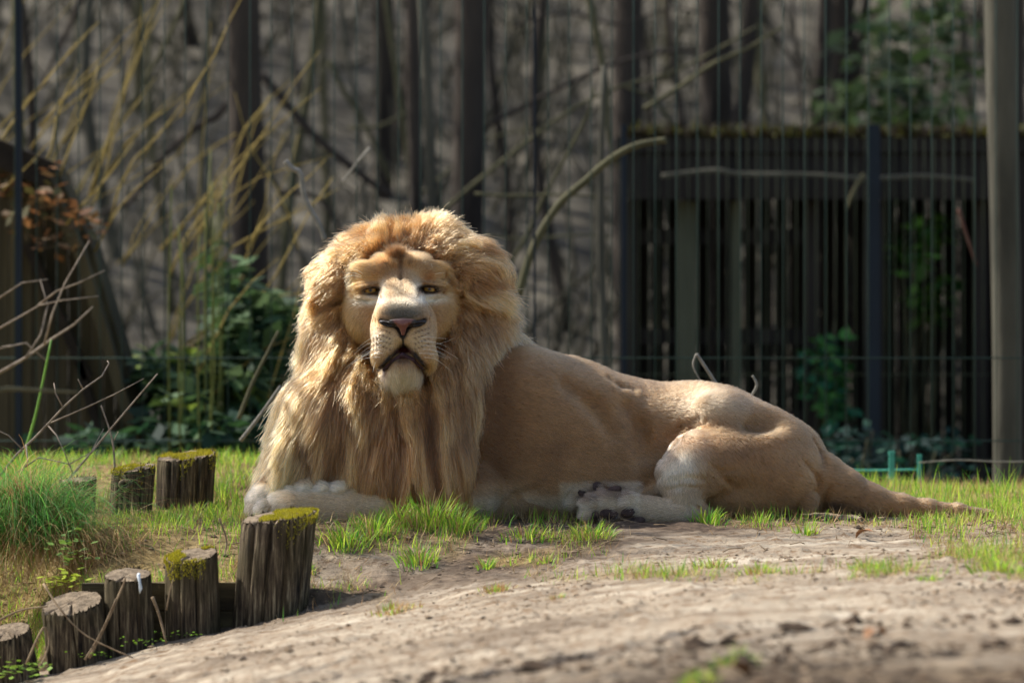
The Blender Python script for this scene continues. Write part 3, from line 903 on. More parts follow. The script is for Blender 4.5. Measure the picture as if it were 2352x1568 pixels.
branch([(1110, 540), (1200, 548), (1330, 540), (1400, 545)], 4.0, 4, bark_olive, 'level twig below the other, right of the mane', .3)
branch([(2202, 480), (2222, 545), (2244, 610)], 3.2, 5, noise_mat('red_brown_wood', lin(74, 50, 42), lin(100, 72, 60), 6, .9, .4), 'reddish broken branch hanging at the right end of the shed', .5)
whitish = noise_mat('bleached_wood', lin(112, 108, 98), lin(150, 144, 132), 20, .9, .3)
branch([(655, 370), (672, 388), (690, 400), (700, 455), (735, 520), (745, 552)], 1.7, 7, whitish, 'bleached broken stick poking up left of the mane', .2)
branch([(850, 340), (820, 375), (785, 420)], 2.6, 4, whitish, 'short pale twig above the mane', .5)
branch([(1652, 892), (1625, 850), (1600, 812)], .62, 4.5, whitish, 'pale forked stem sticking up behind the back of the lion', .2)
branch([(1600, 812), (1592, 840), (1612, 880)], .62, 2.6, whitish, 'thin bent shoot beside the pale forked stem', .4)
branch([(1722, 915), (1738, 885), (1728, 862)], .62, 3.6, whitish, 'small hooked stem behind the rump of the lion', .3)
branch([(552, 1012), (600, 950), (645, 885)], .9, 5, whitish, 'pale straight stick leaning toward the mane at its left side', .3)
branch([(548, 962), (580, 880), (612, 815), (640, 760)], 1.6, 5, bark_olive, 'thin brown stick left of the mane, leaning right', .4)

# willowy yellow-brown shoots, upper left
shoot = noise_mat('willow_shoot', lin(126, 106, 52), lin(170, 146, 78), 9, .8, .2)
mb = MB()
root = empty('willow_bush', tuple(P(470, 1060, 3.1)), 'spray of thin yellow-brown shoots rising through the upper left', 'bush')
rl = root.location
for i in range(72):
    u0 = random.gauss(470, 70) if i % 2 else random.uniform(-60, 420)
    v0 = random.uniform(520, 1040) if i % 2 else random.uniform(250, 640)
    ln = random.uniform(170, 520); a = R(random.gauss(62, 16)); y = random.uniform(3.0, 5.2)
    pts = []; u, v = u0, v0
    for k in range(6):
        pts.append(P(u, v, y) - rl); u += math.cos(a) * ln / 5; v -= math.sin(a) * ln / 5; a += R(random.gauss(-3, 7))
    w = random.uniform(1.6, 3.4) * (y + CAM_D) / F
    MB().tube(pts, [w * (1 - .13 * k) for k in range(6)], 5).build('shoot', shoot, root)
# straight green stems of the same thicket
stem_mat = noise_mat('green_stem', lin(84, 90, 40), lin(120, 122, 60), 9, .8, .2)
for i, u in enumerate((412, 418, 470, 478, 486, 494, 502, 510, 455, 390)):
    y = 2.5 + (i % 4) * .2; v1 = random.uniform(330, 560)
    pts = [P(u + random.gauss(0, 3), 1090 + (v1 - 1090) * k / 5, y) - rl for k in range(6)]
    MB().tube(pts, [3.0 * (y + CAM_D) / F * (1 - .1 * k) for k in range(6)], 5).build('stem', stem_mat, root)


# leaves: laurel-like shrub left of the lion, sprigs inside the shed, hanging foliage upper right
def leaf_cloud(n, cu, cv, su, sv, y, sy, size, cols, parent=None, clumps=14):
    cc = [(random.gauss(cu, su), random.gauss(cv, sv), random.gauss(y, sy)) for _ in range(clumps)]
    V_, F_, C_ = [], [], []
    for i in range(n):
        c0 = random.choice(cc)
        q = P(c0[0] + random.gauss(0, su * .35), c0[1] + random.gauss(0, sv * .3), c0[2] + random.gauss(0, .15))
        s_ = size * random.uniform(.6, 1.3)
        d = Vector((random.gauss(0, 1), random.gauss(0, .7), random.gauss(-.2, .5))).normalized() * s_
        w = d.cross(Vector((random.gauss(0, .4), random.gauss(0, .4), 1))).normalized() * s_ * .3
        o = len(V_)
        V_ += [q, q + d * .5 + w, q + d, q + d * .5 - w]; F_.append((o, o + 1, o + 2, o + 3))
        c_ = np.array(lin(*random.choice(cols))[:3]) * random.uniform(.6, 1.25); C_ += [c_] * 4
    return np.array([tuple(v) for v in V_]), np.array(F_), np.array(C_)
leaf_m = leafy_mat('shrub_leaf', trans=.3, rough=.75)
def shrub(name, label, cat, n, cu, cv, su, sv, y, sy, size, cols, clumps=14, group=None, stems=True):
    loc = P(cu, min(cv + 2 * sv, 1090), y); loc.z = gz(loc.x, y)
    root = empty(name, tuple(loc), label, cat, group)
    v, f, c_ = leaf_cloud(n, cu, cv, su, sv, y, sy, size, cols, clumps=clumps)
    o = link(bpy.data.objects.new('foliage', mesh_np('foliage', v - np.array(loc), f, leaf_m, False, {'tint': c_})), root)
    if stems:
        for i in range(7):
            tip = P(cu + random.gauss(0, su), cv + random.gauss(0, sv) - sv * .3, y + random.gauss(0, sy)) - loc
            MB().tube([Vector((random.gauss(0, .03), random.gauss(0, .03), -.05)), tip * .5 + Vector((random.gauss(0, .05), 0, .05)), tip], [.012, .008, .003], 5).build('stem', bark_olive, root)
    return root
gl = [(54, 80, 48), (76, 102, 60), (44, 68, 42), (100, 122, 80)]
shrub('shrub', 'blurred green laurel shrub between the thick left trunk and the mane', 'shrub', 1000, 575, 830, 42, 120, 3.6, .2, .10, gl, 26)
shrub('shrub', 'low green shrub left of the laurel, right of the hut', 'shrub', 900, 430, 930, 50, 70, 3.4, .2, .09, gl + [(130, 150, 60)], 18)
shrub('shrub', 'dark green undergrowth under the laurel behind the back stakes', 'shrub', 1300, 500, 1020, 100, 40, 3.2, .3, .08, [(40, 70, 44), (56, 88, 50), (30, 56, 40)], 22)
shrub('shrub', 'faint green foliage high behind the right part of the shed', 'shrub', 700, 2080, 170, 90, 110, 8.0, .5, .11, [(62, 82, 44), (78, 96, 56), (54, 70, 44)], 30)
shrub('shrub', 'green sprigs low in the dark left opening of the shed', 'shrub', 420, 1895, 870, 26, 90, 5.3, .15, .07, [(60, 120, 64), (90, 150, 70), (40, 100, 70)], 12)
shrub('shrub', 'green plant glimpsed at the right end of the shed', 'shrub', 420, 2120, 620, 36, 60, 5.6, .15, .07, [(70, 110, 40), (96, 140, 50), (50, 90, 40)], 10)
shrub('shrub', 'bluish-green plants behind the fence under the shed', 'shrub', 600, 2020, 1050, 110, 36, 3.9, .3, .05, [(22, 56, 48), (30, 72, 54), (20, 46, 42)], 22)
shrub('shrub', 'rusty leaves clinging to the top of the hut at the left edge', 'shrub', 240, 90, 480, 60, 40, 3.2, .15, .05, [(124, 84, 52), (100, 78, 50), (84, 78, 42), (140, 98, 60)], 18, stems=False)

# ---- leaning timber hut at the left
hut_m = noise_mat('hut_board', lin(46, 42, 30), lin(90, 80, 56), 5, .95, .8, stretch=(3, 1, .12), bscale=16, dist=.02)
hut_d = noise_mat('hut_rafter', lin(26, 22, 18), lin(52, 44, 34), 6, .95, .6)
hy = 3.3
hut = empty('timber_hut', tuple(P(150, 1100, hy)), 'dark A-shaped timber hut with mossy boards at the left edge', 'hut')
hl = hut.location
edge_pts = [(-60, 330), (60, 390), (100, 410), (170, 560), (250, 740), (310, 880), (335, 1000), (345, 1110)]
def edge_v(u): return float(np.interp(u, [q[0] for q in edge_pts], [q[1] for q in edge_pts]))
bw = 27
k = 0
for u in range(-60, 335, bw):
    um = u + bw / 2; vt = edge_v(um) + 6 + random.uniform(-4, 4)
    a = P(u + 1, vt + (-12), hy); b = P(u + bw - 2, vt + 14, hy); c = P(u + bw / 2, 1110, hy); c.z -= .4
    yj = hy + random.uniform(-.012, .012)
    x0, x1 = a.x, b.x
    vs = [(x0, yj, c.z), (x1, yj, c.z), (x1, yj, b.z), (x0, yj, a.z), (x0, yj + .03, c.z), (x1, yj + .03, c.z), (x1, yj + .03, b.z), (x0, yj + .03, a.z)]
    fs = [(0, 1, 2, 3), (5, 4, 7, 6), (1, 5, 6, 2), (4, 0, 3, 7), (3, 2, 6, 7), (4, 5, 1, 0)]
    MB().add([Vector(v) - hl for v in vs], fs).build('board', hut_m, hut, False)
def beam(p0, p1, y0, wpx, th, parent, mat_, name):
    A_, B_ = P(*p0, y0), P(*p1, y0); l_ = parent.location
    d = (B_ - A_).normalized(); n_ = Vector((-d.z, 0, d.x)) * wpx * (y0 + CAM_D) / F / 2
    vs = []
    for yy in (y0, y0 + th):
        for q in (A_ - n_, A_ + n_, B_ + n_, B_ - n_): vs.append(Vector((q.x, yy, q.z)) - l_)
    return MB().add(vs, [(0, 1, 2, 3), (7, 6, 5, 4), (0, 4, 5, 1), (1, 5, 6, 2), (2, 6, 7, 3), (3, 7, 4, 0)]).build(name, mat_, parent, False)
beam((95, 392), (178, 575), hy - .12, 26, .1, hut, hut_m, 'rafter')
beam((178, 570), (345, 1130), hy - .12, 24, .1, hut, hut_m, 'rafter')
beam((60, 560), (200, 870), hy - .06, 22, .05, hut, hut_d, 'brace')
beam((180, 830), (262, 1120), hy - .06, 20, .05, hut, hut_d, 'brace')
beam((-80, 320), (110, 400), hy - .14, 60, .1, hut, hut_d, 'ridge_beam')
# sloping roof going back
A_, B_, C_2 = P(95, 385, hy), P(178, 560, hy), P(350, 1140, hy)
vs = []
for q in (A_, B_, C_2):
    vs += [Vector(q) - hl, Vector(q) - hl + Vector((0, .3, 0)), Vector(q) - hl + Vector((.04, 0, .02)), Vector(q) - hl + Vector((.04, .3, .02))]
fs = []
for i in (0, 4):
    fs += [(i, i + 1, i + 5, i + 4), (i + 2, i + 6, i + 7, i + 3), (i, i + 4, i + 6, i + 2), (i + 1, i + 3, i + 7, i + 5)]
MB().add(vs, fs).build('roof', hut_m, hut, False)

# ---- dark shed at the right
sy = 5.2
shed = empty('wooden_shed', tuple(P(1845, 1130, sy)), 'long black-brown open shed with a flat mossy roof behind the fence', 'shed')
sl_ = shed.location
plank_m = noise_mat('shed_plank', lin(27, 24, 22), lin(54, 48, 42), 5, .95, .5, stretch=(3, 1, .15), bscale=16, dist=.02)
post_m = noise_mat('shed_post', lin(60, 62, 48), lin(96, 96, 76), 5, .9, .4, stretch=(1, 1, .2))
x0, x1 = P(1425, 0, sy + 1.0).x, P(2275, 0, sy + 1.0).x
zt = P(0, 335, sy).z; zb = gz(1.5, sy) - .2
npl = 24
for i in range(npl):
    a = x0 + (x1 - x0) * i / npl; b = x0 + (x1 - x0) * (i + 1) / npl - .008
    yj = sy + 1.0 + random.uniform(-.012, .012)
    MB().box((a - sl_.x, yj - sl_.y, zb - sl_.z), (b - sl_.x, yj + .03 - sl_.y, zt - .04 - sl_.z)).build('plank', plank_m, shed, False)
for xx in (x0, x1 - .03):
    for j in range(4):
        MB().box((xx - sl_.x, sy + .05 + j * .235 - sl_.y, zb - sl_.z), (xx + .03 - sl_.x, sy + .275 + j * .235 - sl_.y, zt - .04 - sl_.z)).build('side_plank', plank_m, shed, False)
MB().box((x0 - .05 - sl_.x, sy - .12 - sl_.y, zt - .03 - sl_.z), (x1 + .05 - sl_.x, sy + 1.15 - sl_.y, zt + .03 - sl_.z)).build('roof', plank_m, shed, False)
MB().box((x0 - .03 - sl_.x, sy - .1 - sl_.y, zt - .21 - sl_.z), (x1 + .03 - sl_.x, sy - .04 - sl_.y, zt - .034 - sl_.z)).build('fascia', plank_m, shed, False)
for (u0, u1) in ((1430, 1462), (1555, 1600), (1680, 1704), (1848, 1880), (1985, 2030), (2240, 2270)):
    a, b = P(u0, 0, sy).x, P(u1, 0, sy).x
    MB().box((a - sl_.x, sy - sl_.y, zb - sl_.z), (b - sl_.x, sy + .07 - sl_.y, zt - .215 - sl_.z)).build('post', post_m if u0 in (1555, 1680) else plank_m, shed, False)
for v in (560, 790, 980):
    z_ = P(0, v, sy).z
    MB().box((x0 + .05 - sl_.x, sy + .08 - sl_.y, z_ - sl_.z), (P(1850, 0, sy).x - sl_.x, sy + .12 - sl_.y, z_ + .06 - sl_.z)).build('rail', plank_m, shed, False)
# moss and twigs on its roof edge
n = 2600
x = x0 + (x1 - x0) * rng.random(n); yy = sy - .12 + .35 * rng.random(n) ** 2
cm = np.where(rng.random((n, 1)) < .4, np.array(lin(92, 90, 40)[:3]), np.array(lin(64, 54, 36)[:3])) * (.6 + .7 * rng.random((n, 1)))
V3, F3, C3 = blades(n, x, yy, .03 + .05 * rng.random(n), .010 + .012 * rng.random(n), rng.random(n) * 1.4, rng.random(n) * 2, cm, 2, np.full(n, zt + .028))
link(bpy.data.objects.new('roof_moss', mesh_np('roof_moss', V3 - np.array(sl_), F3, leaf_m, True, {'tint': C3})), shed)['kind'] = 'stuff'
# pale perching branch inside
branch([(1520, 405), (1640, 392), (1700, 400), (1850, 402), (1990, 410), (2120, 405), (2240, 415)], sy - .25, 6, bark_pale, 'long pale pole hung under the eaves of the shed', .1)
branch([(1985, 400), (1960, 440), (1945, 480)], sy - .3, 5, bark_olive, 'short crooked twig hanging from the grey pole of the shed', .3)

# ---- fences
rod_m = noise_mat('fence_green', lin(30, 40, 32), lin(58, 62, 40), 3, .9, 0)
rod_d = noise_mat('fence_dark_green', lin(30, 56, 52), lin(48, 58, 46), 3, .9, 0)
def fence(y, u0, u1, gap, rpx, ztop, zbot, rails, posts, label, mat_, group=None):
    xa, xb = P(u0, 0, y).x, P(u1, 0, y).x
    root = empty('mesh_fence', (xa, y, zbot), label, 'fence', group)
    r = rpx * (y + CAM_D) / F
    me = MB().tube([(0, 0, 0), (0, 0, ztop - zbot)], r, 5).mesh('wire', mat_)
    nn = int((xb - xa) / gap)
    for i in range(nn + 1):
        o = link(bpy.data.objects.new('wire', me), root); o.location = (i * gap + random.gauss(0, .0008), 0, 0)
    rm = MB().tube([(0, -r * 1.7, 0), (xb - xa, -r * 1.7, 0)], r * 1.2, 5).mesh('cross_wire', mat_)
    for v in rails:
        o = link(bpy.data.objects.new('cross_wire', rm), root); o.location = (0, 0, P(0, v, y).z - zbot)
    for (pu, w) in posts:
        ww = w * (y + CAM_D) / F / 2; px0 = P(pu, 0, y).x - xa
        MB().box((px0 - ww, -.035, -.1), (px0 + ww, .0, ztop - zbot + .05)).build('post', post_g, root, False)
    return root
post_g = noise_mat('fence_post', lin(14, 24, 32), lin(26, 36, 46), 3, .5, 0)
fence(2.45, -260, 2620, 49 * 12.45 / F, 1.3, 1.75, -.62, (822, 1012), ((45, 12), (1228, 5)),
      'tall dark green wire mesh fence just behind the mound', rod_d)
fence(4.6, 1400, 2275, 22.6 * 14.6 / F, 1.15, P(0, 318, 4.6).z, -.65, (860, 1055), ((1432, 12), (2006, 28)),
      'lower green wire mesh fence of close rods before the shed', rod_m)
# small turquoise posts and a cord low at the right
teal = noise_mat('teal_plastic', lin(60, 140, 122), lin(90, 170, 146), 8, .5, 0)
for (u, v0, v1, w, lab) in ((2048, 1045, 1160, 12, 'taller turquoise plastic stake before the fence'), (2112, 1052, 1150, 9, 'shorter pale turquoise stake right of the taller one')):
    q = P(u, v1 + 40, 1.7); h = (v1 + 40 - v0) * 11.7 / F; ww = w * 11.7 / F / 2
    o = MB().box((-ww, -ww, 0), (ww, ww, h)).box((-ww * 1.15, -ww * 1.15, h + .001), (ww * 1.15, ww * 1.15, h + .012)).build('plastic_stake', teal, None, False)
    o.location = q; tag(o, lab, 'stake', 'turquoise stakes')
stick([(1890, 1078, 1.72), (1990, 1080, 1.72), (2110, 1078, 1.72)], .0035, None, 'cord', teal, .0)
tag(bpy.data.objects['cord'], 'turquoise cord strung between the plastic stakes', 'cord')
stick([(2110, 1062, 1.6), (2200, 1056, 1.6), (2300, 1060, 1.6), (2420, 1058, 1.6)], .0018, None, 'wire_strand', whitish, .0)
tag(bpy.data.objects['wire_strand'], 'thin pale wire strung before the pale trunk at the right', 'wire')

# ---- dead twiggy branches at the lower left, before the fence
gtw = noise_mat('grey_twig', lin(112, 98, 84), lin(168, 152, 134), 30, .9, .2)
def twigs(label, paths, y, w):
    a = P(*paths[0][0], y)
    root = empty('dead_branch', tuple(a), label, 'branch', 'dead twiggy branches at the left')
    for i, pts in enumerate(paths):
        q = [P(u + random.gauss(0, 1), v + random.gauss(0, 1), y + .03 * math.sin(k + i)) - a for k, (u, v) in enumerate(pts)]
        ww = w * (1 if i == 0 else .62) * (y + CAM_D) / F
        MB().tube(q, [ww * (1 - .7 * k / len(q)) for k in range(len(q))], 5).build('twig', gtw, root)
    return root
twigs('grey twiggy dead branch rising from the left edge over the turf', [
    [(-10, 1105), (40, 1040), (80, 1005), (108, 975), (145, 935), (190, 895), (235, 862), (252, 835), (247, 828)],
    [(108, 975), (200, 935), (262, 905), (330, 868)],
    [(108, 975), (130, 1000), (150, 1040), (160, 1065)],
    [(35, 1085), (90, 1050), (160, 1065), (210, 1040), (240, 985)],
    [(145, 935), (128, 905), (124, 880)], [(160, 1065), (168, 1085)], [(210, 1040), (222, 1030)], [(50, 1030), (20, 1000), (-10, 985)],
    [(190, 895), (180, 870)], [(60, 1020), (64, 1060), (45, 1090)]], .2, 3.4)
twigs('pale knotted dead branch at the left edge in front of the hut', [
    [(-10, 860), (60, 820), (120, 780), (170, 745), (215, 705)],
    [(-10, 760), (40, 730), (90, 700), (145, 690), (225, 680)],
    [(90, 700), (130, 670), (180, 650), (240, 620)],
    [(100, 790), (120, 720), (150, 650), (185, 590), (205, 555)],
    [(-10, 690), (50, 650), (110, 640)], [(60, 820), (95, 770), (110, 700), (90, 640)], [(-10, 800), (60, 790), (110, 830)]], 1.5, 4.2)
stick([(150, 1110, .3), (250, 990, .3), (362, 858, .3)], .0035, 'straight brown stick slanting up right above the back stakes', mat_=gtw)
stick([(264, 1085, .25), (258, 1010, .25), (232, 930, .25)], .0032, 'short brown shoot standing behind the knotty stake', mat_=gtw)
stick([(262, 1010, .25), (272, 990, .25)], .0016, 'side bud of the brown shoot behind the knotty stake', mat_=gtw)
grn = noise_mat('green_reed', lin(90, 130, 50), lin(120, 160, 60), 20, .6, 0)
stick([(42, 1080, 1.0), (80, 960, 1.0), (118, 780, 1.0)], .005, 'green reed stalk standing at the left edge', mat_=grn)
# ================================================================== bare trees at the left whose twigs throw the dapples
def bare_tree(x, y, h, label, seed, reach=(1, 0), n=26, name='bare_tree'):
    r_ = random.Random(seed)
    z0 = gz(x, y) - .05
    root = empty(name, (x, y, z0), label, 'tree')
    MB().tube([(0, 0, 0), (.03, .02, h * .4), (.05, 0, h * .8), (.15, 0, h * 1.15)], [.075, .06, .04, .015], 10).build('trunk', bark_olive, root)
    for i in range(n):
        t = r_.uniform(.5, 1.1); s_ = Vector((.05 * t, 0, h * t)); a = math.atan2(reach[1], reach[0]) + r_.gauss(0, .7)
        L_ = r_.uniform(.7, 1.9); el = r_.uniform(-.1, .6)
        pts = [s_]; q = s_.copy()
        for k in range(6):
            q = q + Vector((math.cos(a) * math.cos(el), math.sin(a) * math.cos(el), math.sin(el))) * L_ / 6
            a += r_.gauss(0, .16); el += r_.gauss(-.03, .14); pts.append(q.copy())
        mb = MB().tube(pts, [.018 * (1 - .13 * k) for k in range(7)], 6)
        for k in range(2, 7):
            for _ in range(2):
                p0 = pts[k - 1].lerp(pts[k], r_.random()); a2 = a + r_.choice((-1, 1)) * r_.uniform(.4, 1); e2 = el + r_.gauss(0, .5); l2 = r_.uniform(.15, .45)
                p1 = p0 + Vector((math.cos(a2) * math.cos(e2), math.sin(a2) * math.cos(e2), math.sin(e2))) * l2
                mb.tube([p0, p0.lerp(p1, .5) + Vector((0, 0, .02)), p1], [.007, .005, .002], 4)
        mb.build('limb', bark_olive, root)
    return root
bare_tree(-2.6, -3.0, 2.3, 'bare tree standing just outside the left edge, its twigs shading the foreground', 4, (1, .1), 30)
bare_tree(-3.4, .9, 3.2, 'bare tree outside the left edge behind the stakes, its twigs dappling the lion', 9, (1, -.1), 20)
# ================================================================== THE LION
# signed-distance sculpting in picture units: X = u, Y = depth, Z = 1190 - v
class SDF:
    def __init__(s, lo, hi, h):
        s.lo = np.array(lo, float); s.h = float(h)
        s.n = np.ceil((np.array(hi, float) - s.lo) / h).astype(int) + 1
        s.f = np.full(tuple(s.n), 60.0, np.float32)
        s.ax = [s.lo[i] + np.arange(s.n[i]) * h for i in range(3)]

    def _win(s, lo, hi):
        a = np.clip(np.floor((np.array(lo) - s.lo) / s.h).astype(int), 0, s.n)
        b = np.clip(np.ceil((np.array(hi) - s.lo) / s.h).astype(int) + 1, 0, s.n)
        if (b <= a).any(): return None
        sl = tuple(slice(a[i], b[i]) for i in range(3))
        X = s.ax[0][sl[0]][:, None, None].astype(np.float32)
        Y = s.ax[1][sl[1]][None, :, None].astype(np.float32)
        Z = s.ax[2][sl[2]][None, None, :].astype(np.float32)
        return sl, X, Y, Z

    def _mix(s, sl, d, k, sub):
        a = s.f[sl]
        d = d.astype(np.float32)
        if sub:
            h = np.maximum(k - np.abs(-a - d), 0) / k
            s.f[sl] = -(np.minimum(-a, d) - h * h * k * 0.25)
        else:
            h = np.maximum(k - np.abs(a - d), 0) / k
            s.f[sl] = np.minimum(a, d) - h * h * k * 0.25

    def ell(s, u, v, y, r, k=10, rot=None, sub=False):
        c = np.array((u, y, 1190.0 - v)); r = np.array(r, float)   # r = (ru, rv, ry)
        rr = np.array((r[0], r[2], r[1]))
        m = rr.max() + k + 14
        w = s._win(c - m, c + m)
        if w is None: return s
        sl, X, Y, Z = w
        X = X - c[0]; Y = Y - c[1]; Z = Z - c[2]
        if rot:                                     # degrees about Y (roll in the picture), about X, about Z
            a, b_, g = [R(q) for q in rot]
            ca, sa = math.cos(a), math.sin(a)
            X, Z = X * ca + Z * sa, -X * sa + Z * ca
            if b_:
                cb, sb = math.cos(b_), math.sin(b_)
                Y, Z = Y * cb + Z * sb, -Y * sb + Z * cb
            if g:
                cg, sg = math.cos(g), math.sin(g)
                X, Y = X * cg + Y * sg, -X * sg + Y * cg
        k0 = np.sqrt((X / rr[0]) ** 2 + (Y / rr[1]) ** 2 + (Z / rr[2]) ** 2) + 1e-6
        k1 = np.sqrt((X / rr[0] ** 2) ** 2 + (Y / rr[1] ** 2) ** 2 + (Z / rr[2] ** 2) ** 2) + 1e-9
        s._mix(sl, k0 * (k0 - 1) / k1, k, sub)
        return s

    def cone(s, a, b, ra, rb, k=10, sub=False, sy=1.0):
        """round cone from a to b, (u, v, y)"""
        A = np.array((a[0], a[2], 1190.0 - a[1])); B = np.array((b[0], b[2], 1190.0 - b[1]))
        m = max(ra, rb) * max(1, sy) + k + 14
        w = s._win(np.minimum(A, B) - m, np.maximum(A, B) + m)
        if w is None: return s
        sl, X, Y, Z = w
        ab = B - A; L2 = (ab ** 2).sum()
        t = np.clip(((X - A[0]) * ab[0] + (Y - A[1]) * ab[1] + (Z - A[2]) * ab[2]) / L2, 0, 1)
        d = np.sqrt((X - A[0] - t * ab[0]) ** 2 + ((Y - A[1] - t * ab[1]) / sy) ** 2 + (Z - A[2] - t * ab[2]) ** 2)
        s._mix(sl, d - (ra + (rb - ra) * t), k, sub)
        return s

    def chain(s, pts, k=10, sy=1.0, sub=False):
        for i in range(len(pts) - 1):
            a, b = pts[i], pts[i + 1]
            s.cone(a[:3], b[:3], a[3], b[3], k, sub, sy)
        return s

    def sample(s, p):
        q = (p - s.lo) / s.h
        q = np.clip(q, 0, s.n - 1.001)
        i = q.astype(int); f = q - i
        i = np.minimum(i, s.n - 2)
        out = 0
        for dx in (0, 1):
            for dy in (0, 1):
                for dz in (0, 1):
                    w = (f[:, 0] if dx else 1 - f[:, 0]) * (f[:, 1] if dy else 1 - f[:, 1]) * (f[:, 2] if dz else 1 - f[:, 2])
                    out = out + w * s.f[i[:, 0] + dx, i[:, 1] + dy, i[:, 2] + dz]
        return out

    def grad(s, p, e=None):
        e = e or s.h
        g = np.stack([s.sample(p + np.eye(3)[k] * e) - s.sample(p - np.eye(3)[k] * e) for k in range(3)], 1)
        return g / (np.linalg.norm(g, axis=1, keepdims=True) + 1e-9)

    def mesh(s):
        """naive surface nets -> verts, quads"""
        f = s.f; neg = f < 0
        n = s.n
        c = np.zeros(tuple(n - 1), np.uint8)
        cs = [(a, b, g) for a in (0, 1) for b in (0, 1) for g in (0, 1)]
        view = lambda A, o: A[o[0]:o[0] + n[0] - 1, o[1]:o[1] + n[1] - 1, o[2]:o[2] + n[2] - 1]
        for o in cs: c += view(neg, o)
        act = (c > 0) & (c < 8)
        idx = np.full(act.shape, -1, np.int64)
        ii = np.argwhere(act)
        idx[act] = np.arange(len(ii))
        acc = np.zeros((len(ii), 3)); cnt = np.zeros(len(ii))
        for o in cs:
            for ax in range(3):
                if o[ax]: continue
                o2 = list(o); o2[ax] = 1
                fa = view(f, o)[act]; fb = view(f, tuple(o2))[act]
                m = (fa < 0) != (fb < 0)
                t = fa[m] / (fa[m] - fb[m])
                pos = np.tile(np.array(o, float), (m.sum(), 1)); pos[:, ax] = t
                acc[m] += pos; cnt[m] += 1
        V = (ii + acc / cnt[:, None]) * s.h + s.lo
        Q = []
        for ax in range(3):
            b, g = (ax + 1) % 3, (ax + 2) % 3
            sl0 = [slice(1, n[i] - 1) for i in range(3)]; sl1 = list(sl0)
            sl0[ax] = slice(0, n[ax] - 1); sl1[ax] = slice(1, n[ax])
            a0 = neg[tuple(sl0)]; a1 = neg[tuple(sl1)]
            for sgn in (0, 1):
                m = (a0 & ~a1) if sgn == 0 else (~a0 & a1)
                e = np.argwhere(m)
                off = np.array([1, 1, 1]); off[ax] = 0
                e = e + off
                db = np.zeros(3, int); db[b] = 1; dg = np.zeros(3, int); dg[g] = 1
                q = [idx[tuple((e - x).T)] for x in (db + dg, dg, np.zeros(3, int), db)]
                q = np.stack(q if sgn == 0 else q[::-1], 1)
                Q.append(q)
        Q = np.concatenate(Q)
        Q = Q[(Q >= 0).all(1)]
        return V, Q


def to_world(V):
    return np.stack([(V[:, 0] - 1176.0) / S, V[:, 1] / S, V[:, 2] / S], 1)


# ---- the body, forelegs, hind legs, tail and the bulk under the mane
B = SDF((560, -230, -12), (2300, 330, 720), 4.0)
# trunk
B.cone((1080, 985, 110), (1290, 1006, 100), 190, 181, 20)
B.cone((1290, 1006, 100), (1450, 1032, 122), 181, 154, 20)
B.cone((1450, 1036, 122), (1600, 1030, 118), 154, 138, 25)
B.cone((1600, 1026, 118), (1800, 1075, 80), 138, 108, 40)
B.ell(1668, 962, 40, (74, 66, 92), 50)                      # hip bone
B.ell(1180, 900, 20, (120, 96, 100), 60, rot=(14, 0, 0))    # shoulder blade
B.ell(1370, 905, 40, (80, 34, 60), 40, rot=(-12, 0, 0))
B.ell(1500, 985, -52, (60, 46, 20), 50, rot=(-30, 0, 0), sub=True)
B.cone((1300, 1090, 20), (1430, 1110, 30), 88, 66, 50)      # belly on the ground
B.cone((1130, 1120, 30), (1300, 1110, 30), 76, 84, 50)
B.ell(1760, 1090, 150, (120, 95, 90), 30)                   # far haunch
# near thigh, laid over the flank
B.ell(1742, 1035, 18, (138, 104, 96), 34, rot=(-20, 0, 0))
B.cone((1735, 1060, -5), (1600, 1056, -58), 100, 66, 26)
B.ell(1790, 1100, 5, (94, 84, 96), 35)
B.ell(1710, 1138, -10, (126, 48, 74), 26)
B.ell(1760, 962, -48, (60, 26, 22), 40, rot=(24, 0, 0), sub=True)
B.ell(1655, 940, -10, (46, 34, 40), 30)
# knee and shank
B.cone((1592, 1056, -62), (1560, 1088, -82), 62, 54, 14)
B.cone((1560, 1085, -84), (1566, 1146, -92), 53, 38, 12)
B.cone((1566, 1140, -92), (1606, 1178, -88), 32, 24, 12)
B.ell(1574, 1130, -100, (16, 26, 22), 12)
B.cone((1640, 1100, -80), (1586, 1140, -90), 22, 10, 22)    # tendon
# metatarsus on the ground and the sole-up paw
B.chain([(1608, 1180, -88, 22), (1560, 1174, -98, 35), (1490, 1172, -108, 34), (1440, 1166, -118, 40)], 10)
B.ell(1398, 1160, -124, (62, 45, 42), 14)
for (u, v, r) in ((1356, 1150, 26), (1350, 1174, 20), (1392, 1142, 25), (1432, 1150, 22)):
    B.ell(u, v, -140, (r, r * .86, 26), 4)
# far hind foot
B.chain([(1530, 1122, -18, 26), (1450, 1130, -28, 26), (1385, 1132, -38, 30)], 10)
B.ell(1345, 1138, -46, (46, 38, 30), 10)
for (u, v, r) in ((1314, 1150, 19), (1320, 1126, 19), (1350, 1114, 19), (1385, 1116, 17)):
    B.ell(u, v, -56, (r, r * .85, 20), 6)
# tail
B.chain([(1830, 1095, 45, 84), (1885, 1108, 30, 64), (1935, 1126, 18, 49), (1995, 1148, 10, 35), (2070, 1161, 6, 23),
         (2130, 1168, 4, 18), (2200, 1174, 3, 14), (2275, 1181, 2, 9)], 16)
B.ell(1850, 1147, -46, (26, 26, 24), 5)
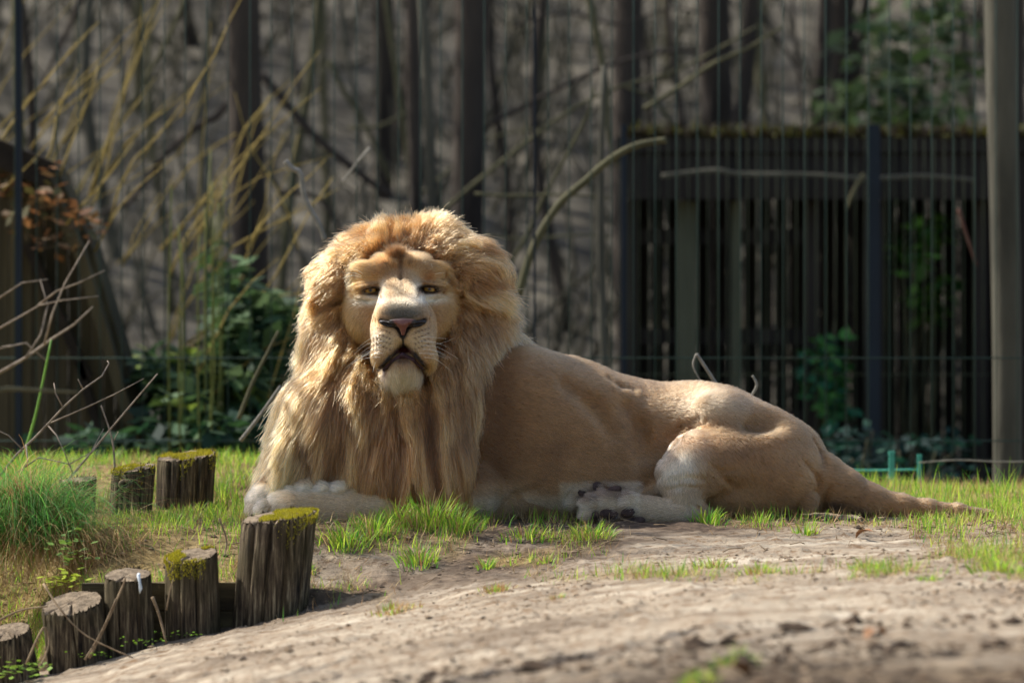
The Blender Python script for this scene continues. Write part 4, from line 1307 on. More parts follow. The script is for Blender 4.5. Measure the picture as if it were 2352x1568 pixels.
# shallow fold where the thigh meets the flank, and skin creases
def crease(pts, y, r, k):
    for i in range(len(pts) - 1):
        q = []
        for (u, v) in (pts[i], pts[i + 1]):
            p = np.array([[u, -225.0, 1190.0 - v]])
            for _ in range(120):
                d = B.sample(p)[0]
                if d < 0.4: break
                p[0, 1] += max(d * .7, .5)
            q.append((u, v, p[0, 1] - y))
        B.cone(q[0], q[1], r, r, k, sub=True)
crease([(1618, 962), (1584, 986), (1552, 1014), (1524, 1044), (1503, 1074)], .5, 3, 12)
crease([(1600, 958), (1560, 978), (1530, 1000)], 1.5, 3, 16)
crease([(1512, 1086), (1486, 1108), (1460, 1122)], 1, 3, 14)
crease([(1868, 1006), (1884, 1034), (1892, 1066)], 1.5, 3, 18)
crease([(1846, 1060), (1872, 1090), (1880, 1124)], 1, 3, 16)
crease([(1540, 1096), (1572, 1088), (1610, 1092)], 2, 2, 12)
crease([(1530, 1116), (1560, 1108), (1600, 1112)], 2, 2, 12)
crease([(1400, 868), (1424, 884), (1450, 892)], 1, 3, 22)
crease([(1300, 880), (1360, 930), (1400, 990)], 2.5, 4, 40)
crease([(1440, 930), (1470, 980), (1480, 1040)], 2, 4, 36)
crease([(1640, 1078), (1668, 1100), (1690, 1122)], 0, 2, 14)
crease([(1622, 1060), (1650, 1072), (1680, 1072)], 1, 1.5, 12)
crease([(1893, 1168), (1890, 1140), (1902, 1112)], -1, 3, 12)
crease([(1230, 1120), (1180, 1135), (1150, 1165)], 1, 3, 20)
crease([(1376, 1128), (1374, 1150), (1366, 1166)], 0, 1.5, 5)
crease([(1414, 1130), (1416, 1150), (1414, 1168)], 0, 1.5, 5)
crease([(1588, 1150), (1600, 1160), (1618, 1166)], 0, 1.5, 8)
crease([(1520, 1146), (1545, 1148), (1575, 1152)], 1, 1, 10)
# elbow that peeps out behind the mane
B.cone((1050, 1140, -10), (1150, 1165, 0), 60, 26, 20)
# foreleg lying across, with its paw at the left
B.chain([(1080, 1120, -40, 74), (960, 1160, -95, 50), (880, 1166, -128, 46), (800, 1165, -142, 43), (720, 1160, -148, 45)], 12)
B.ell(672, 1158, -156, (58, 40, 46), 10, rot=(8, 0, 0))
B.ell(655, 1140, -150, (34, 18, 30), 8, rot=(18, 0, 0))
for (u, v, y, r) in ((624, 1160, -172, 21), (616, 1180, -176, 17), (640, 1182, -190, 20), (668, 1184, -194, 20)):
    B.ell(u, v, y, (r * 1.1, r * .9, r), 5)
# the other foreleg folded behind it: wrist knuckle at the far left
B.chain([(745, 960, 30, 70), (680, 1060, -40, 46), (624, 1130, -92, 38)], 20)
B.ell(610, 1150, -108, (37, 38, 42), 8)
B.ell(604, 1168, -112, (30, 26, 36), 8)
B.chain([(622, 1136, -116, 26), (700, 1124, -136, 24), (770, 1126, -134, 20)], 8)
for (u, v, r) in ((676, 1120, 15), (708, 1112, 19), (748, 1116, 17), (786, 1117, 19), (818, 1125, 11)):
    B.ell(u, v, -150, (r, r * .78, r), 3)
crease([(626, 1130), (634, 1150), (628, 1176)], 0, 2, 8)
crease([(646, 1160), (650, 1178), (646, 1196)], 0, 1, 5)
crease([(672, 1166), (678, 1182), (674, 1198)], 0, 1, 5)

# bulk of hair, its own field as well so that the hair can be combed over it
HM = SDF((540, -230, -12), (1330, 360, 780), 5.0)
def mane_bulk(q):
    q.ell(932, 640, 70, (150, 80, 130), 30)
    q.ell(868, 606, 60, (84, 50, 96), 24)
    q.ell(988, 600, 60, (90, 52, 96), 24)
    q.ell(792, 634, 20, (50, 42, 56), 16, rot=(28, 0, 0))          # lobe over the ear, left
    q.ell(758, 664, 15, (20, 34, 40), 12)
    q.ell(1072, 640, 40, (50, 62, 76), 20)
    q.ell(1098, 735, 60, (44, 90, 80), 26)
    q.ell(930, 770, 90, (188, 165, 145), 30)
    q.ell(1062, 830, 70, (104, 165, 116), 40)
    q.ell(775, 800, 60, (62, 110, 84), 26)
    q.ell(885, 950, 30, (186, 160, 140), 40)
    q.ell(1005, 930, 30, (146, 190, 130), 40)
    q.ell(755, 1000, -10, (96, 130, 110), 36)
    q.ell(708, 1060, -30, (66, 62, 80), 24, rot=(-30, 0, 0))
    q.ell(672, 1060, -50, (34, 66, 64), 20, rot=(-14, 0, 0))
    q.ell(930, 1060, -30, (168, 90, 110), 36)
    q.ell(1020, 1080, -20, (78, 96, 90), 30)
    q.ell(1130, 850, 110, (84, 60, 88), 40)
    q.ell(1066, 652, -44, (24, 40, 34), 14, sub=True)              # hollow of the ear, right
    q.ell(800, 700, -60, (20, 44, 26), 14, sub=True)
    return q
mane_bulk(B); mane_bulk(HM)

# ---- the head, finer
H = SDF((765, -280, 270), (1095, 20, 620), 1.7)
H.ell(925, 690, 0, (130, 112, 112), 10)
H.ell(925, 738, -12, (114, 90, 84), 34)
H.ell(862, 716, -50, (42, 58, 24), 36)
H.ell(988, 716, -50, (42, 58, 24), 36)
# forehead and brows
H.ell(878, 620, -74, (50, 32, 36), 18, rot=(12, 0, 0))
H.ell(964, 618, -74, (52, 32, 36), 18, rot=(-12, 0, 0))
H.ell(850, 648, -80, (28, 12, 17), 14, rot=(20, 0, 0))
H.ell(994, 645, -80, (28, 12, 17), 14, rot=(-20, 0, 0))
H.ell(906, 606, -96, (16, 10, 12), 12); H.ell(944, 604, -96, (16, 10, 12), 12)
# bridge of the nose, widening to the muzzle
H.cone((910, 645, -84), (902, 722, -172), 27, 34, 22)
H.cone((936, 645, -84), (956, 722, -172), 27, 34, 22)
H.ell(930, 714, -178, (46, 26, 28), 12)
H.cone((905, 727, -188), (955, 727, -188), 15, 15, 10)
# muzzle
H.ell(894, 767, -156, (35, 43, 48), 14)
H.ell(966, 767, -156, (35, 43, 48), 14)
H.ell(889, 800, -150, (29, 44, 42), 12, rot=(-20, 0, 0))
H.ell(973, 800, -150, (29, 44, 42), 12, rot=(20, 0, 0))
H.ell(930, 758, -172, (44, 32, 34), 14)
H.ell(884, 745, -132, (26, 46, 40), 16)
H.ell(978, 745, -132, (26, 46, 40), 16)
# furrows: forehead, philtrum, under-eye
H.cone((921, 588, -114), (924, 652, -122), 2.0, 2.0, 11, sub=True)
H.cone((931, 762, -226), (931, 792, -216), 1.2, 2.4, 6, sub=True)
H.cone((874, 684, -122), (862, 728, -132), 2, 2, 12, sub=True)
H.cone((980, 684, -122), (992, 728, -132), 2, 2, 12, sub=True)
H.cone((908, 690, -176), (950, 688, -176), 1, 1, 5, sub=True)
H.cone((866, 748, -190), (872, 730, -176), 1.5, 1, 8, sub=True)
H.cone((994, 748, -190), (988, 730, -176), 1.5, 1, 8, sub=True)
H.cone((880, 700, -168), (868, 738, -160), 2, 2, 10, sub=True)
H.cone((976, 700, -168), (990, 738, -160), 2, 2, 10, sub=True)
# mouth: slit below the upper lips, lower jaw set back in it
H.cone((931, 800, -236), (931, 812, -150), 4, 10, 4, sub=True)
H.cone((931, 806, -222), (897, 836, -210), 8, 9, 4, sub=True, sy=3.2)
H.cone((931, 806, -222), (964, 834, -210), 8, 9, 4, sub=True, sy=3.2)
H.cone((897, 836, -200), (884, 850, -190), 9, 4, 4, sub=True, sy=2.5)
H.cone((964, 834, -200), (978, 847, -190), 9, 4, 4, sub=True, sy=2.5)
H.ell(931, 850, -190, (46, 24, 44), 4, sub=True)
H.ell(929, 840, -138, (37, 28, 44), 3)
H.ell(929, 828, -158, (31, 22, 27), 8)
H.cone((905, 880, -60), (925, 850, -110), 60, 40, 20)
# eye sockets and lids
EYES = ((854.5, 667.0, -86.0, 10), (988.5, 664.0, -86.0, -8))
for (u, v, y, tilt) in EYES:
    H.ell(u, v, y + 4, (36, 24, 22), 12, sub=True)
    H.ell(u, v - 1, y + 4, (28, 18, 23), 7, rot=(tilt, 0, 0))
    H.ell(u, v - 13, y - 2, (30, 4.5, 19), 5, rot=(tilt * 1.3, 0, 0))
    H.ell(u, v - 20, y + 2, (30, 3.5, 16), 5, rot=(tilt * 1.3, 0, 0))
    H.ell(u, v + 16, y + 1, (28, 5, 18), 6, rot=(-tilt * .6, 0, 0))
    H.ell(u, v + 1, y - 22, (20.5, 5.0, 30), 2.0, rot=(tilt * .7, 0, 0), sub=True)
# the fine relief of whisker pads
for (cx, sg) in ((884, -1), (974, 1)):
    for row in range(4):
        for c_ in range(5):
            uu = cx + sg * (c_ * 7 - 8); vv = 762 + row * 13 + c_ * 3
            p = np.array([[uu, -215.0, 1190 - vv]])
            for _ in range(40):
                d = H.sample(p)[0]
                if d < 0.5: break
                p[0, 1] += max(d * .8, .5)
            H.ell(uu, vv, p[0, 1] + 1.6, (3.2, 2.5, 2.2), 4)


# ---- colours of the coat, by place, some fold and gap shade included
def c3(r, g, b): return np.array(lin(r, g, b)[:3])
TAN, PALE, CREAM = c3(140, 104, 68), c3(168, 134, 96), c3(212, 194, 166)
RUST, BROWN, DARK, WHITE = c3(168, 108, 56), c3(120, 92, 66), c3(34, 25, 21), c3(226, 208, 180)
GREY = c3(128, 118, 104)


def blob(p, u, v, ru, rv, soft=1.0):
    d = ((p[:, 0] - u) / ru) ** 2 + ((1190 - p[:, 2] - v) / rv) ** 2
    return np.exp(-d * soft)


def seg_d(p, a, b):
    a = np.array(a, float); b = np.array(b, float)
    q = np.stack([p[:, 0], 1190 - p[:, 2]], 1)
    t = np.clip(((q - a) @ (b - a)) / ((b - a) ** 2).sum(), 0, 1)
    return np.linalg.norm(q - a - t[:, None] * (b - a), axis=1)


def mixc(c, w, col):
    return c * (1 - w[:, None]) + np.asarray(col)[None] * w[:, None]


def face_zone(p):
    """1 inside the short-haired face"""
    u = p[:, 0]; v = 1190 - p[:, 2]
    hw = np.interp(v, [575, 592, 610, 640, 680, 720, 760, 800, 840, 880, 905], [20, 60, 84, 102, 118, 122, 114, 98, 76, 48, 20])
    e = np.abs(u - 926) / hw
    z = (1 - smooth(0.84, 1.0, e)) * smooth(576, 590, v) * (1 - smooth(868, 890, v))
    return z * (p[:, 1] < 10)


def coat_colour(p):
    n = len(p)
    u = p[:, 0]; v = 1190 - p[:, 2]; y = p[:, 1]
    c = np.tile(TAN, (n, 1))
    big = fbm(u / 90, v / 60, y / 90, 3, 5)
    c = mixc(c, np.clip(0.35 + big * .5, 0, 1) * .5, PALE)
    c = mixc(c, np.clip(-big * 1.6, 0, 1) * .45, BROWN)
    c = c * (1 + .22 * fbm(u / 22, v / 15, y / 22, 3, 15))[:, None]
    c = mixc(c, smooth(1190, 1120, u) * .2, BROWN)
    # paler belly, inside of the leg, feet
    c = mixc(c, smooth(1090, 1175, v) * (u > 1060) * (u < 1500) * .25, PALE)
    c = mixc(c, blob(p, 1165, 1145, 60, 34) * .3, CREAM)
    c = mixc(c, np.clip(1.3 * blob(p, 1545, 1062, 52, 60), 0, 1) * (y < -40) * .85, c3(226, 210, 184))
    c = mixc(c, blob(p, 1640, 935, 90, 26) * .4, CREAM)
    c = mixc(c, blob(p, 1690, 1010, 70, 30) * .35, BROWN)
    c = mixc(c, smooth(1640, 1560, u) * (u < 1640) * smooth(1120, 1150, v) * (y < -50) * .5, c3(205, 188, 162))
    c = mixc(c, (u > 1280) * (u < 1470) * smooth(1095, 1110, v) * (y < -5) * .5, c3(205, 188, 162))
    c = mixc(c, blob(p, 1570, 1010, 60, 30) * .4, RUST)
    c = mixc(c, blob(p, 1500, 885, 90, 10) * .5, BROWN)
    c = mixc(c, blob(p, 1965, 1182, 48, 14) * .93, DARK)
    c = mixc(c, blob(p, 1915, 1160, 34, 13) * .8, DARK)
    c = mixc(c, blob(p, 1852, 1150, 34, 26) * .35, BROWN)
    for (pu, pv, pr, pq, _) in ((1396, 1176, 23, 13, 0), (1436, 1172, 18, 12, 0), (1364, 1181, 12, 11, 0), (1446, 1190, 32, 13, 0), (1376, 1118, 20, 13, 0), (1412, 1124, 22, 11, 0), (1348, 1136, 19, 9, 0)):
        c = mixc(c, np.clip(blob(p, pu, pv, pr * 1.15, pq * 1.2) * 1.3, 0, .8) * (y < -20), c3(96, 76, 60))
    # fold where the thigh meets the flank: crease shade painted as a rusty line
    c = mixc(c, np.clip(np.exp(-(seg_d(p, (1630, 970), (1545, 1035)) / 12) ** 2) + np.exp(-(seg_d(p, (1545, 1035), (1496, 1090)) / 9) ** 2), 0, 1) * .4, c3(130, 88, 52))
    # forelegs
    fl = (u < 940) * smooth(1090, 1110, v) * (y < -50)
    c = mixc(c, fl * .7, c3(186, 158, 122))
    c = mixc(c, fl * np.clip(1.3 * blob(p, 740, 1108, 100, 13), 0, .8), WHITE)
    c = mixc(c, fl * blob(p, 615, 1130, 34, 18) * .6, WHITE)
    c = mixc(c, fl * blob(p, 640, 1190, 40, 16) * .6, WHITE)
    # the bulk under the mane, darkened as shade between the locks
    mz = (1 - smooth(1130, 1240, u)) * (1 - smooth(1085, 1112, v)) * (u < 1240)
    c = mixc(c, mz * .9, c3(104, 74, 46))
    return np.clip(c, 0.004, 1)


def line_w(p, a, b, w, g=1.0):
    return np.clip(g * np.exp(-(seg_d(p, a, b) / w) ** 2), 0, .97)


def face_colour(p):
    u = p[:, 0]; v = 1190 - p[:, 2]; y = p[:, 1]
    c = np.tile(c3(166, 126, 84), (len(p), 1))
    n_ = fbm(u / 14, v / 14, octv=3, seed=91)[:, None]
    c = c * (1 + .18 * n_)
    c = mixc(c, blob(p, 926, 622, 84, 32) * .55, c3(144, 104, 66))
    c = mixc(c, line_w(p, (922, 590), (926, 655), 6, .75), c3(84, 52, 28))
    c = mixc(c, blob(p, 890, 607, 8, 4) * .8, DARK)
    c = mixc(c, blob(p, 946, 604, 6, 7) * .55, DARK)
    c = mixc(c, blob(p, 988, 636, 10, 12) * .6, c3(150, 92, 44))
    c = mixc(c, blob(p, 862, 640, 16, 9) * .5, c3(206, 158, 96))
    c = mixc(c, blob(p, 955, 628, 22, 14) * .4, c3(204, 176, 132))
    for e in EYES:
        inn = 1 if e[0] < 920 else -1
        c = mixc(c, np.clip(1.3 * blob(p, e[0], e[1] + 23, 32, 10), 0, .95), c3(232, 220, 196))
        c = mixc(c, blob(p, e[0] + inn * 27, e[1] - 6, 10, 16) * .7, c3(218, 200, 168))
        c = mixc(c, blob(p, e[0], e[1] - 16, 28, 3) * .5, BROWN)
        rr = np.sqrt(((u - e[0]) / 21) ** 2 + ((v - e[1] - 1) / 7.6) ** 2)
        c = mixc(c, (1 - smooth(1.15, 1.75, rr)) * .94, c3(30, 20, 15))
        c = mixc(c, line_w(p, (e[0] + inn * 22, e[1] + 3), (e[0] + inn * 27, e[1] + 18), 4, .9), c3(52, 40, 34))
        c = mixc(c, line_w(p, (e[0] - inn * 24, e[1] + 12), (e[0] - inn * 6, e[1] + 30), 2.5, .4), c3(90, 70, 54))
    c = mixc(c, blob(p, 920, 665, 26, 24) * .3, c3(200, 176, 138))
    c = mixc(c, blob(p, 874, 712, 8, 34) * .5, c3(206, 160, 100))
    # worn grey patch over the nose
    c = mixc(c, np.clip(blob(p, 930, 708, 42, 22) * 1.3, 0, .85), c3(150, 136, 112))
    c = mixc(c, np.clip(blob(p, 932, 720, 44, 11) * 1.3, 0, .9), c3(92, 88, 80))
    # whisker pads, lips
    for cx in (898, 963):
        c = mixc(c, blob(p, cx, 782, 36, 30) * .75, c3(214, 194, 160))
    spot = np.zeros(len(p))
    for (cx, sg) in ((893, -1), (968, 1)):
        for row in range(4):
            for k_ in range(5):
                spot = np.maximum(spot, blob(p, cx + sg * (k_ * 7 - 9), 762 + row * 12 - k_ * 2.5, 2.6, 2.0))
    c = mixc(c, spot * .9, c3(66, 40, 24))
    c = mixc(c, np.clip(blob(p, 928, 866, 50, 24) * 1.1, 0, .85), c3(206, 188, 158))
    c = mixc(c, blob(p, 930, 824, 28, 9) * .85, c3(66, 54, 48))
    c = mixc(c, blob(p, 929, 858, 16, 24) * .5, c3(190, 158, 116))
    for a, b, w in (((931, 793), (901, 818), 4.5), ((901, 818), (876, 846), 4.5), ((931, 793), (957, 810), 4.5), ((957, 810), (984, 842), 4.5)):
        c = mixc(c, line_w(p, a, b, w + 4, .45), c3(120, 96, 40))
        c = mixc(c, line_w(p, a, b, w, 1.4), c3(24, 16, 17))
    for a, b, w in (((931, 812), (906, 826), 3.5), ((906, 826), (886, 850), 4), ((931, 812), (954, 822), 3.5), ((954, 822), (976, 847), 4)):
        c = mixc(c, line_w(p, a, b, w, 1.2), c3(34, 28, 36))
    c = mixc(c, line_w(p, (931, 764), (931, 792), 2.6, 1.3), c3(24, 18, 16))
    inm = blob(p, 931, 803, 16, 6) * smooth(-205, -190, y)
    c = mixc(c, np.clip(inm * 1.6, 0, .95), c3(92, 40, 38))
    for (a, b) in (((897, 740), (918, 749)), ((965, 740), (944, 749)), ((882, 735), (897, 742)), ((979, 734), (965, 742)), ((918, 749), (929, 768)), ((944, 749), (933, 768))):
        c = mixc(c, line_w(p, a, b, 5.5, 1.5), c3(17, 14, 16))
    z = face_zone(p)
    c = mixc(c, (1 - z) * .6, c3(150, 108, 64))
    return np.clip(c, 0.004, 1)


VB, QB = B.mesh()
VH, QH = H.mesh()
col_b = coat_colour(VB); col_h = face_colour(VH)

skin_mat, nt, bs = new_mat('lion_coat')
at = N(nt, 'ShaderNodeAttribute', attribute_name='coat')
tc = N(nt, 'ShaderNodeTexCoord')
no = N(nt, 'ShaderNodeTexNoise', i_Scale=260.0, i_Detail=3.0)
mp = N(nt, 'ShaderNodeMapping'); mp.inputs['Scale'].default_value = (0.35, 1, 1)
nt.links.new(tc.outputs['Object'], mp.inputs[0]); nt.links.new(mp.outputs[0], no.inputs['Vector'])
mr = N(nt, 'ShaderNodeMapRange'); mr.inputs['To Min'].default_value = 0.62; mr.inputs['To Max'].default_value = 1.2
nt.links.new(no.outputs[0], mr.inputs[0])
mx = N(nt, 'ShaderNodeVectorMath', operation='MULTIPLY')
nt.links.new(at.outputs['Color'], mx.inputs[0]); nt.links.new(mr.outputs[0], mx.inputs[1])
nt.links.new(mx.outputs[0], bs.inputs['Base Color'])
bs.inputs['Roughness'].default_value = 0.8
bs.inputs['Specular IOR Level'].default_value = 0.15
bu = N(nt, 'ShaderNodeBump', i_Strength=0.35, i_Distance=0.003)
nt.links.new(no.outputs[0], bu.inputs['Height']); nt.links.new(bu.outputs[0], bs.inputs['Normal'])

lion = empty('lion', (0, 0, 0), 'male lion with a big blond mane lying on the mound, facing the camera', 'lion')
V = np.concatenate([VB, VH]); Q = np.concatenate([QB, QH + len(VB)])
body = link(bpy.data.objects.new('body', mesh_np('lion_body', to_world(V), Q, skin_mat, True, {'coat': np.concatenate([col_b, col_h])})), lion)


# ---- hair
def hair_material(name, rough=0.35, radial=0.5):
    m = bpy.data.materials.new(name); m.use_nodes = True
    nt = m.node_tree; nt.nodes.clear()
    out = nt.nodes.new('ShaderNodeOutputMaterial')
    at = N(nt, 'ShaderNodeAttribute', attribute_name='tint')
    h = nt.nodes.new('ShaderNodeBsdfHairPrincipled')
    h.parametrization = 'COLOR'
    h.inputs['Roughness'].default_value = rough
    h.inputs['Radial Roughness'].default_value = radial
    nt.links.new(at.outputs['Color'], h.inputs['Color'])
    nt.links.new(h.outputs[0], out.inputs[0])
    return m


def make_hair(name, pts, rad, tint, mat, parent):
    """pts (n,k,3) world, rad (k,) or (n,k), tint (n,3) or (n,k,3)"""
    n, k, _ = pts.shape
    hc = bpy.data.hair_curves.new(name)
    hc.add_curves([k] * n)
    hc.attributes['position'].data.foreach_set('vector', pts.astype(np.float32).ravel())
    r = np.broadcast_to(rad, (n, k)).astype(np.float32)
    a = hc.attributes.get('radius') or hc.attributes.new('radius', 'FLOAT', 'POINT')
    a.data.foreach_set('value', r.ravel())
    if tint.ndim == 2: tint = np.repeat(tint[:, None], k, 1)
    t = np.concatenate([tint, np.ones((n, k, 1))], 2).astype(np.float32)
    a = hc.attributes.new('tint', 'FLOAT_COLOR', 'POINT')
    a.data.foreach_set('color', t.ravel())
    hc.materials.append(mat)
    return link(bpy.data.objects.new(name, hc), parent)


def scatter(V, Q, count, keep=None):
    """uniform random points on quads; returns positions, normals"""
    a, b, c, d = V[Q[:, 0]], V[Q[:, 1]], V[Q[:, 2]], V[Q[:, 3]]
    nn = np.cross(c - a, d - b); ar = np.linalg.norm(nn, axis=1)
    nn = nn / (ar[:, None] + 1e-9)
    cen = (a + b + c + d) / 4
    w = ar.copy()
    if keep is not None: w = w * keep(cen, nn)
    cdf = np.cumsum(w); cdf /= cdf[-1]
    i = np.searchsorted(cdf, rng.random(count))
    s, t = rng.random((2, count, 1))
    p = (a[i] * (1 - s) + b[i] * s) * (1 - t) + (d[i] * (1 - s) + c[i] * s) * t
    return p, nn[i]


def unit(a): return a / (np.linalg.norm(a, axis=-1, keepdims=True) + 1e-9)


hair_mat = hair_material('hair')
fur_mat = hair_material('short_fur', 0.45, 0.6)

# -- short coat on the body
def coat_flow(p):
    u = p[:, 0]; v = 1190 - p[:, 2]
    f = np.tile(np.array([1.0, 0.05, -0.35]), (len(p), 1))
    def reg(u0, v0, ru, rv, d, k=1.0):
        nonlocal f
        w = np.clip(blob(p, u0, v0, ru, rv) * 1.6, 0, 1)[:, None] * k
        f = f * (1 - w) + np.array(d, float)[None] * w
    reg(1700, 1050, 110, 80, (0.5, 0, -0.9))
    reg(1550, 1090, 50, 60, (0.1, 0, -1))
    reg(1470, 1165, 110, 34, (-1, 0, -0.1))
    reg(1350, 1140, 50, 40, (-1, 0, 0.1))
    reg(780, 1150, 200, 60, (-1, 0, -0.15))
    reg(620, 1155, 50, 40, (-0.7, 0, -0.7))
    reg(1980, 1150, 120, 50, (1, 0, -0.35))
    f = f + 0.25 * np.stack([fbm(u / 40, v / 40, octv=2, seed=3), 0 * u, fbm(u / 40, v / 40, octv=2, seed=9)], 1)
    return f


def short_fur(name, V, Q, count, keep, flow, length, lift, colour, rad, k=4, jitter=.25):
    p, n = scatter(V, Q, count, keep)
    f = flow(p); f = f - n * (f * n).sum(1, keepdims=True); f = unit(f)
    L = length(p) * (0.7 + 0.6 * rng.random(len(p)))
    lf = lift(p) if callable(lift) else lift
    d = unit(f + n * np.reshape(lf, (-1, 1)) + rng.normal(0, jitter, p.shape) * .6)
    pts = []
    q = p.copy()
    for i in range(k):
        pts.append(q.copy())
        q = q + d * (L / (k - 1))[:, None]
        d = unit(d + f * 0.25 - n * 0.06)
    pts = np.stack(pts, 1)
    c = colour(p) * (0.6 + 0.8 * rng.random((len(p), 1)))
    c = c ** 1.12
    tint = np.stack([c * (0.8 + 0.35 * i / (k - 1)) for i in range(k)], 1)
    return make_hair(name, to_world(pts.reshape(-1, 3)).reshape(pts.shape), rad * np.linspace(1, .25, k), np.clip(tint, .004, .9), fur_mat, lion)


def vis(c, n):      # leave out what faces far away from every plausible view
    return np.where(n[:, 1] < 0.45, 1.0, 0.0)

PADS = [(1395, 1170, 22, 14, -6), (1435, 1167, 19, 13, 8), (1362, 1174, 13, 12, 20), (1446, 1186, 32, 13, 0),
        (1366, 1114, 18, 11, 14), (1407, 1118, 18, 9, 14), (1338, 1130, 17, 9, -24)]

def body_keep(c, n):
    v = 1190 - c[:, 2]
    onp = np.zeros(len(c), bool)
    for (pu, pv, pr, pq, _) in PADS: onp |= (((c[:, 0] - pu) / (pr * .95)) ** 2 + ((v - pv) / (pq * .95)) ** 2 < 1) & (c[:, 1] < 0)
    in_mane = (HM.sample(c) < 14) & (v < 1100)
    under = (c[:, 2] < 4)
    return vis(c, n) * ~in_mane * ~under * ~onp

def coat_len(p):
    u = p[:, 0]; v = 1190 - p[:, 2]
    L = np.full(len(p), 9.5)
    paw = np.clip(blob(p, 750, 1112, 100, 20) + blob(p, 630, 1170, 50, 40) + blob(p, 1380, 1150, 70, 45) , 0, 1)
    L += paw * 7
    L += np.clip(1 - (HM.sample(p) - 10) / 60, 0, 1) * (v < 1000) * 14
    return L

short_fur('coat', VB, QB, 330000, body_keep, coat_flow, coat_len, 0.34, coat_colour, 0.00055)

# -- face
def face_flow(p):
    u = p[:, 0]; v = 1190 - p[:, 2]
    du = (u - 926) / 100.0
    f = np.stack([du * 1.6, np.full(len(p), .5), np.full(len(p), .25)], 1)
    up = np.clip(1 - np.abs(u - 926) / 60, 0, 1) * smooth(745, 700, v)
    up = np.where(v < 745, np.clip(1 - np.abs(u - 926) / 70, 0, 1), 0)
    f = f * (1 - up[:, None]) + np.array([0, .2, 1.0])[None] * up[:, None] + np.stack([du * .5 * up, 0 * u, 0 * u], 1)
    lo = smooth(745, 790, v)[:, None]
    f = f * (1 - lo) + np.stack([du * 2.2, np.full(len(p), .3), np.full(len(p), -.6)], 1) * lo
    ch = (smooth(812, 826, v) * (np.abs(u - 929) < np.interp(v, [812, 850], [8, 46])))[:, None]
    f = f * (1 - ch) + np.stack([du * 0.15, np.full(len(p), -.15), np.full(len(p), -1.0)], 1) * ch
    return f

def face_keep(c, n):
    z = face_zone(c)
    u = c[:, 0]; v = 1190 - c[:, 2]
    k = z * (c[:, 1] < 0) * (n[:, 1] < .6)
    for e in EYES:
        k = k * (((u - e[0]) / 24) ** 2 + ((v - e[1] - 1) / 10) ** 2 > 1)
    k = k * ~((np.abs(u - 931) < 46) & (v > 792 + np.abs(u - 931) * .95) & (v < 814 + np.abs(u - 931) * .82))
    k = k * ~((v > 731) & (v < 768) & (np.abs(u - 931) < np.interp(v, [729, 742, 752, 768], [50, 44, 18, 5])) & (c[:, 1] < -150))
    return k

def face_len(p):
    u = p[:, 0]; v = 1190 - p[:, 2]
    L = 4.2 + 6 * smooth(.6, 1, np.abs(u - 926) / 112) + 10 * smooth(612, 585, v) * (v < 612)
    L += 3.5 * smooth(640, 600, v)
    L += (5 + 24 * smooth(822, 858, v)) * (.6 + .6 * np.clip(.5 + fbm(u / 5, v / 30, octv=2, seed=12), 0, 1)) * (v > 814 + np.abs(u - 931) * .8) * (np.abs(u - 929) < 58)
    L -= 1.8 * blob(p, 930, 715, 44, 26)
    return L

short_fur('face_fur', VH, QH, 110000, face_keep, face_flow, face_len, 0.4, face_colour, 0.00034, 4, .22)

# -- longer cheek hair that leads over into the mane
def ruff_keep(c, n):
    u = c[:, 0]; v = 1190 - c[:, 2]
    hw = np.interp(v, [575, 592, 610, 640, 680, 720, 760, 800, 840, 880, 905], [20, 60, 84, 102, 118, 122, 114, 98, 76, 48, 20])
    e = np.abs(u - 926) / hw
    return smooth(.58, .85, e) * (c[:, 1] < 10) * (n[:, 1] < .75) * (v > 600) * (v < 900)

def ruff_flow(p):
    u = p[:, 0]; v = 1190 - p[:, 2]
    sg = np.sign(u - 926); lo = smooth(640, 760, v)
    return np.stack([sg * (1.1 - .75 * lo), np.full(len(p), .25), .2 - 1.2 * lo], 1)

def ruff_len(p):
    u = p[:, 0]; v = 1190 - p[:, 2]
    e = np.abs(u - 926) / np.interp(v, [592, 640, 680, 720, 760, 800, 840, 880], [66, 114, 126, 127, 120, 104, 82, 54])
    return 9 + 38 * smooth(.66, 1.05, e)
def ruff_colour(p):
    return mixc(face_colour(p), np.full(len(p), .45), c3(176, 132, 82))
short_fur('cheek_fur', VH, QH, 44000, ruff_keep, ruff_flow, ruff_len, 0.35, ruff_colour, 0.00042, 6, .2)

# -- the mane
MC = np.array([926.0, 0.0, 1190 - 668.0])

def mane_keep(c, n):
    u = c[:, 0]; v = 1190 - c[:, 2]
    inm = (HM.sample(c) < 9) | ((HM.sample(c) < 34) & (u < 700) & (v < 1100))
    z = face_zone(np.stack([u, np.full(len(u), -60.0), c[:, 2]], 1))
    k = inm * (1 - z) * (n[:, 1] < 0.7) * (v < 1150)
    return k * (1.0 + 0.8 * (c[:, 1] < 20)) * (1 + 1.2 * smooth(620, 560, v))

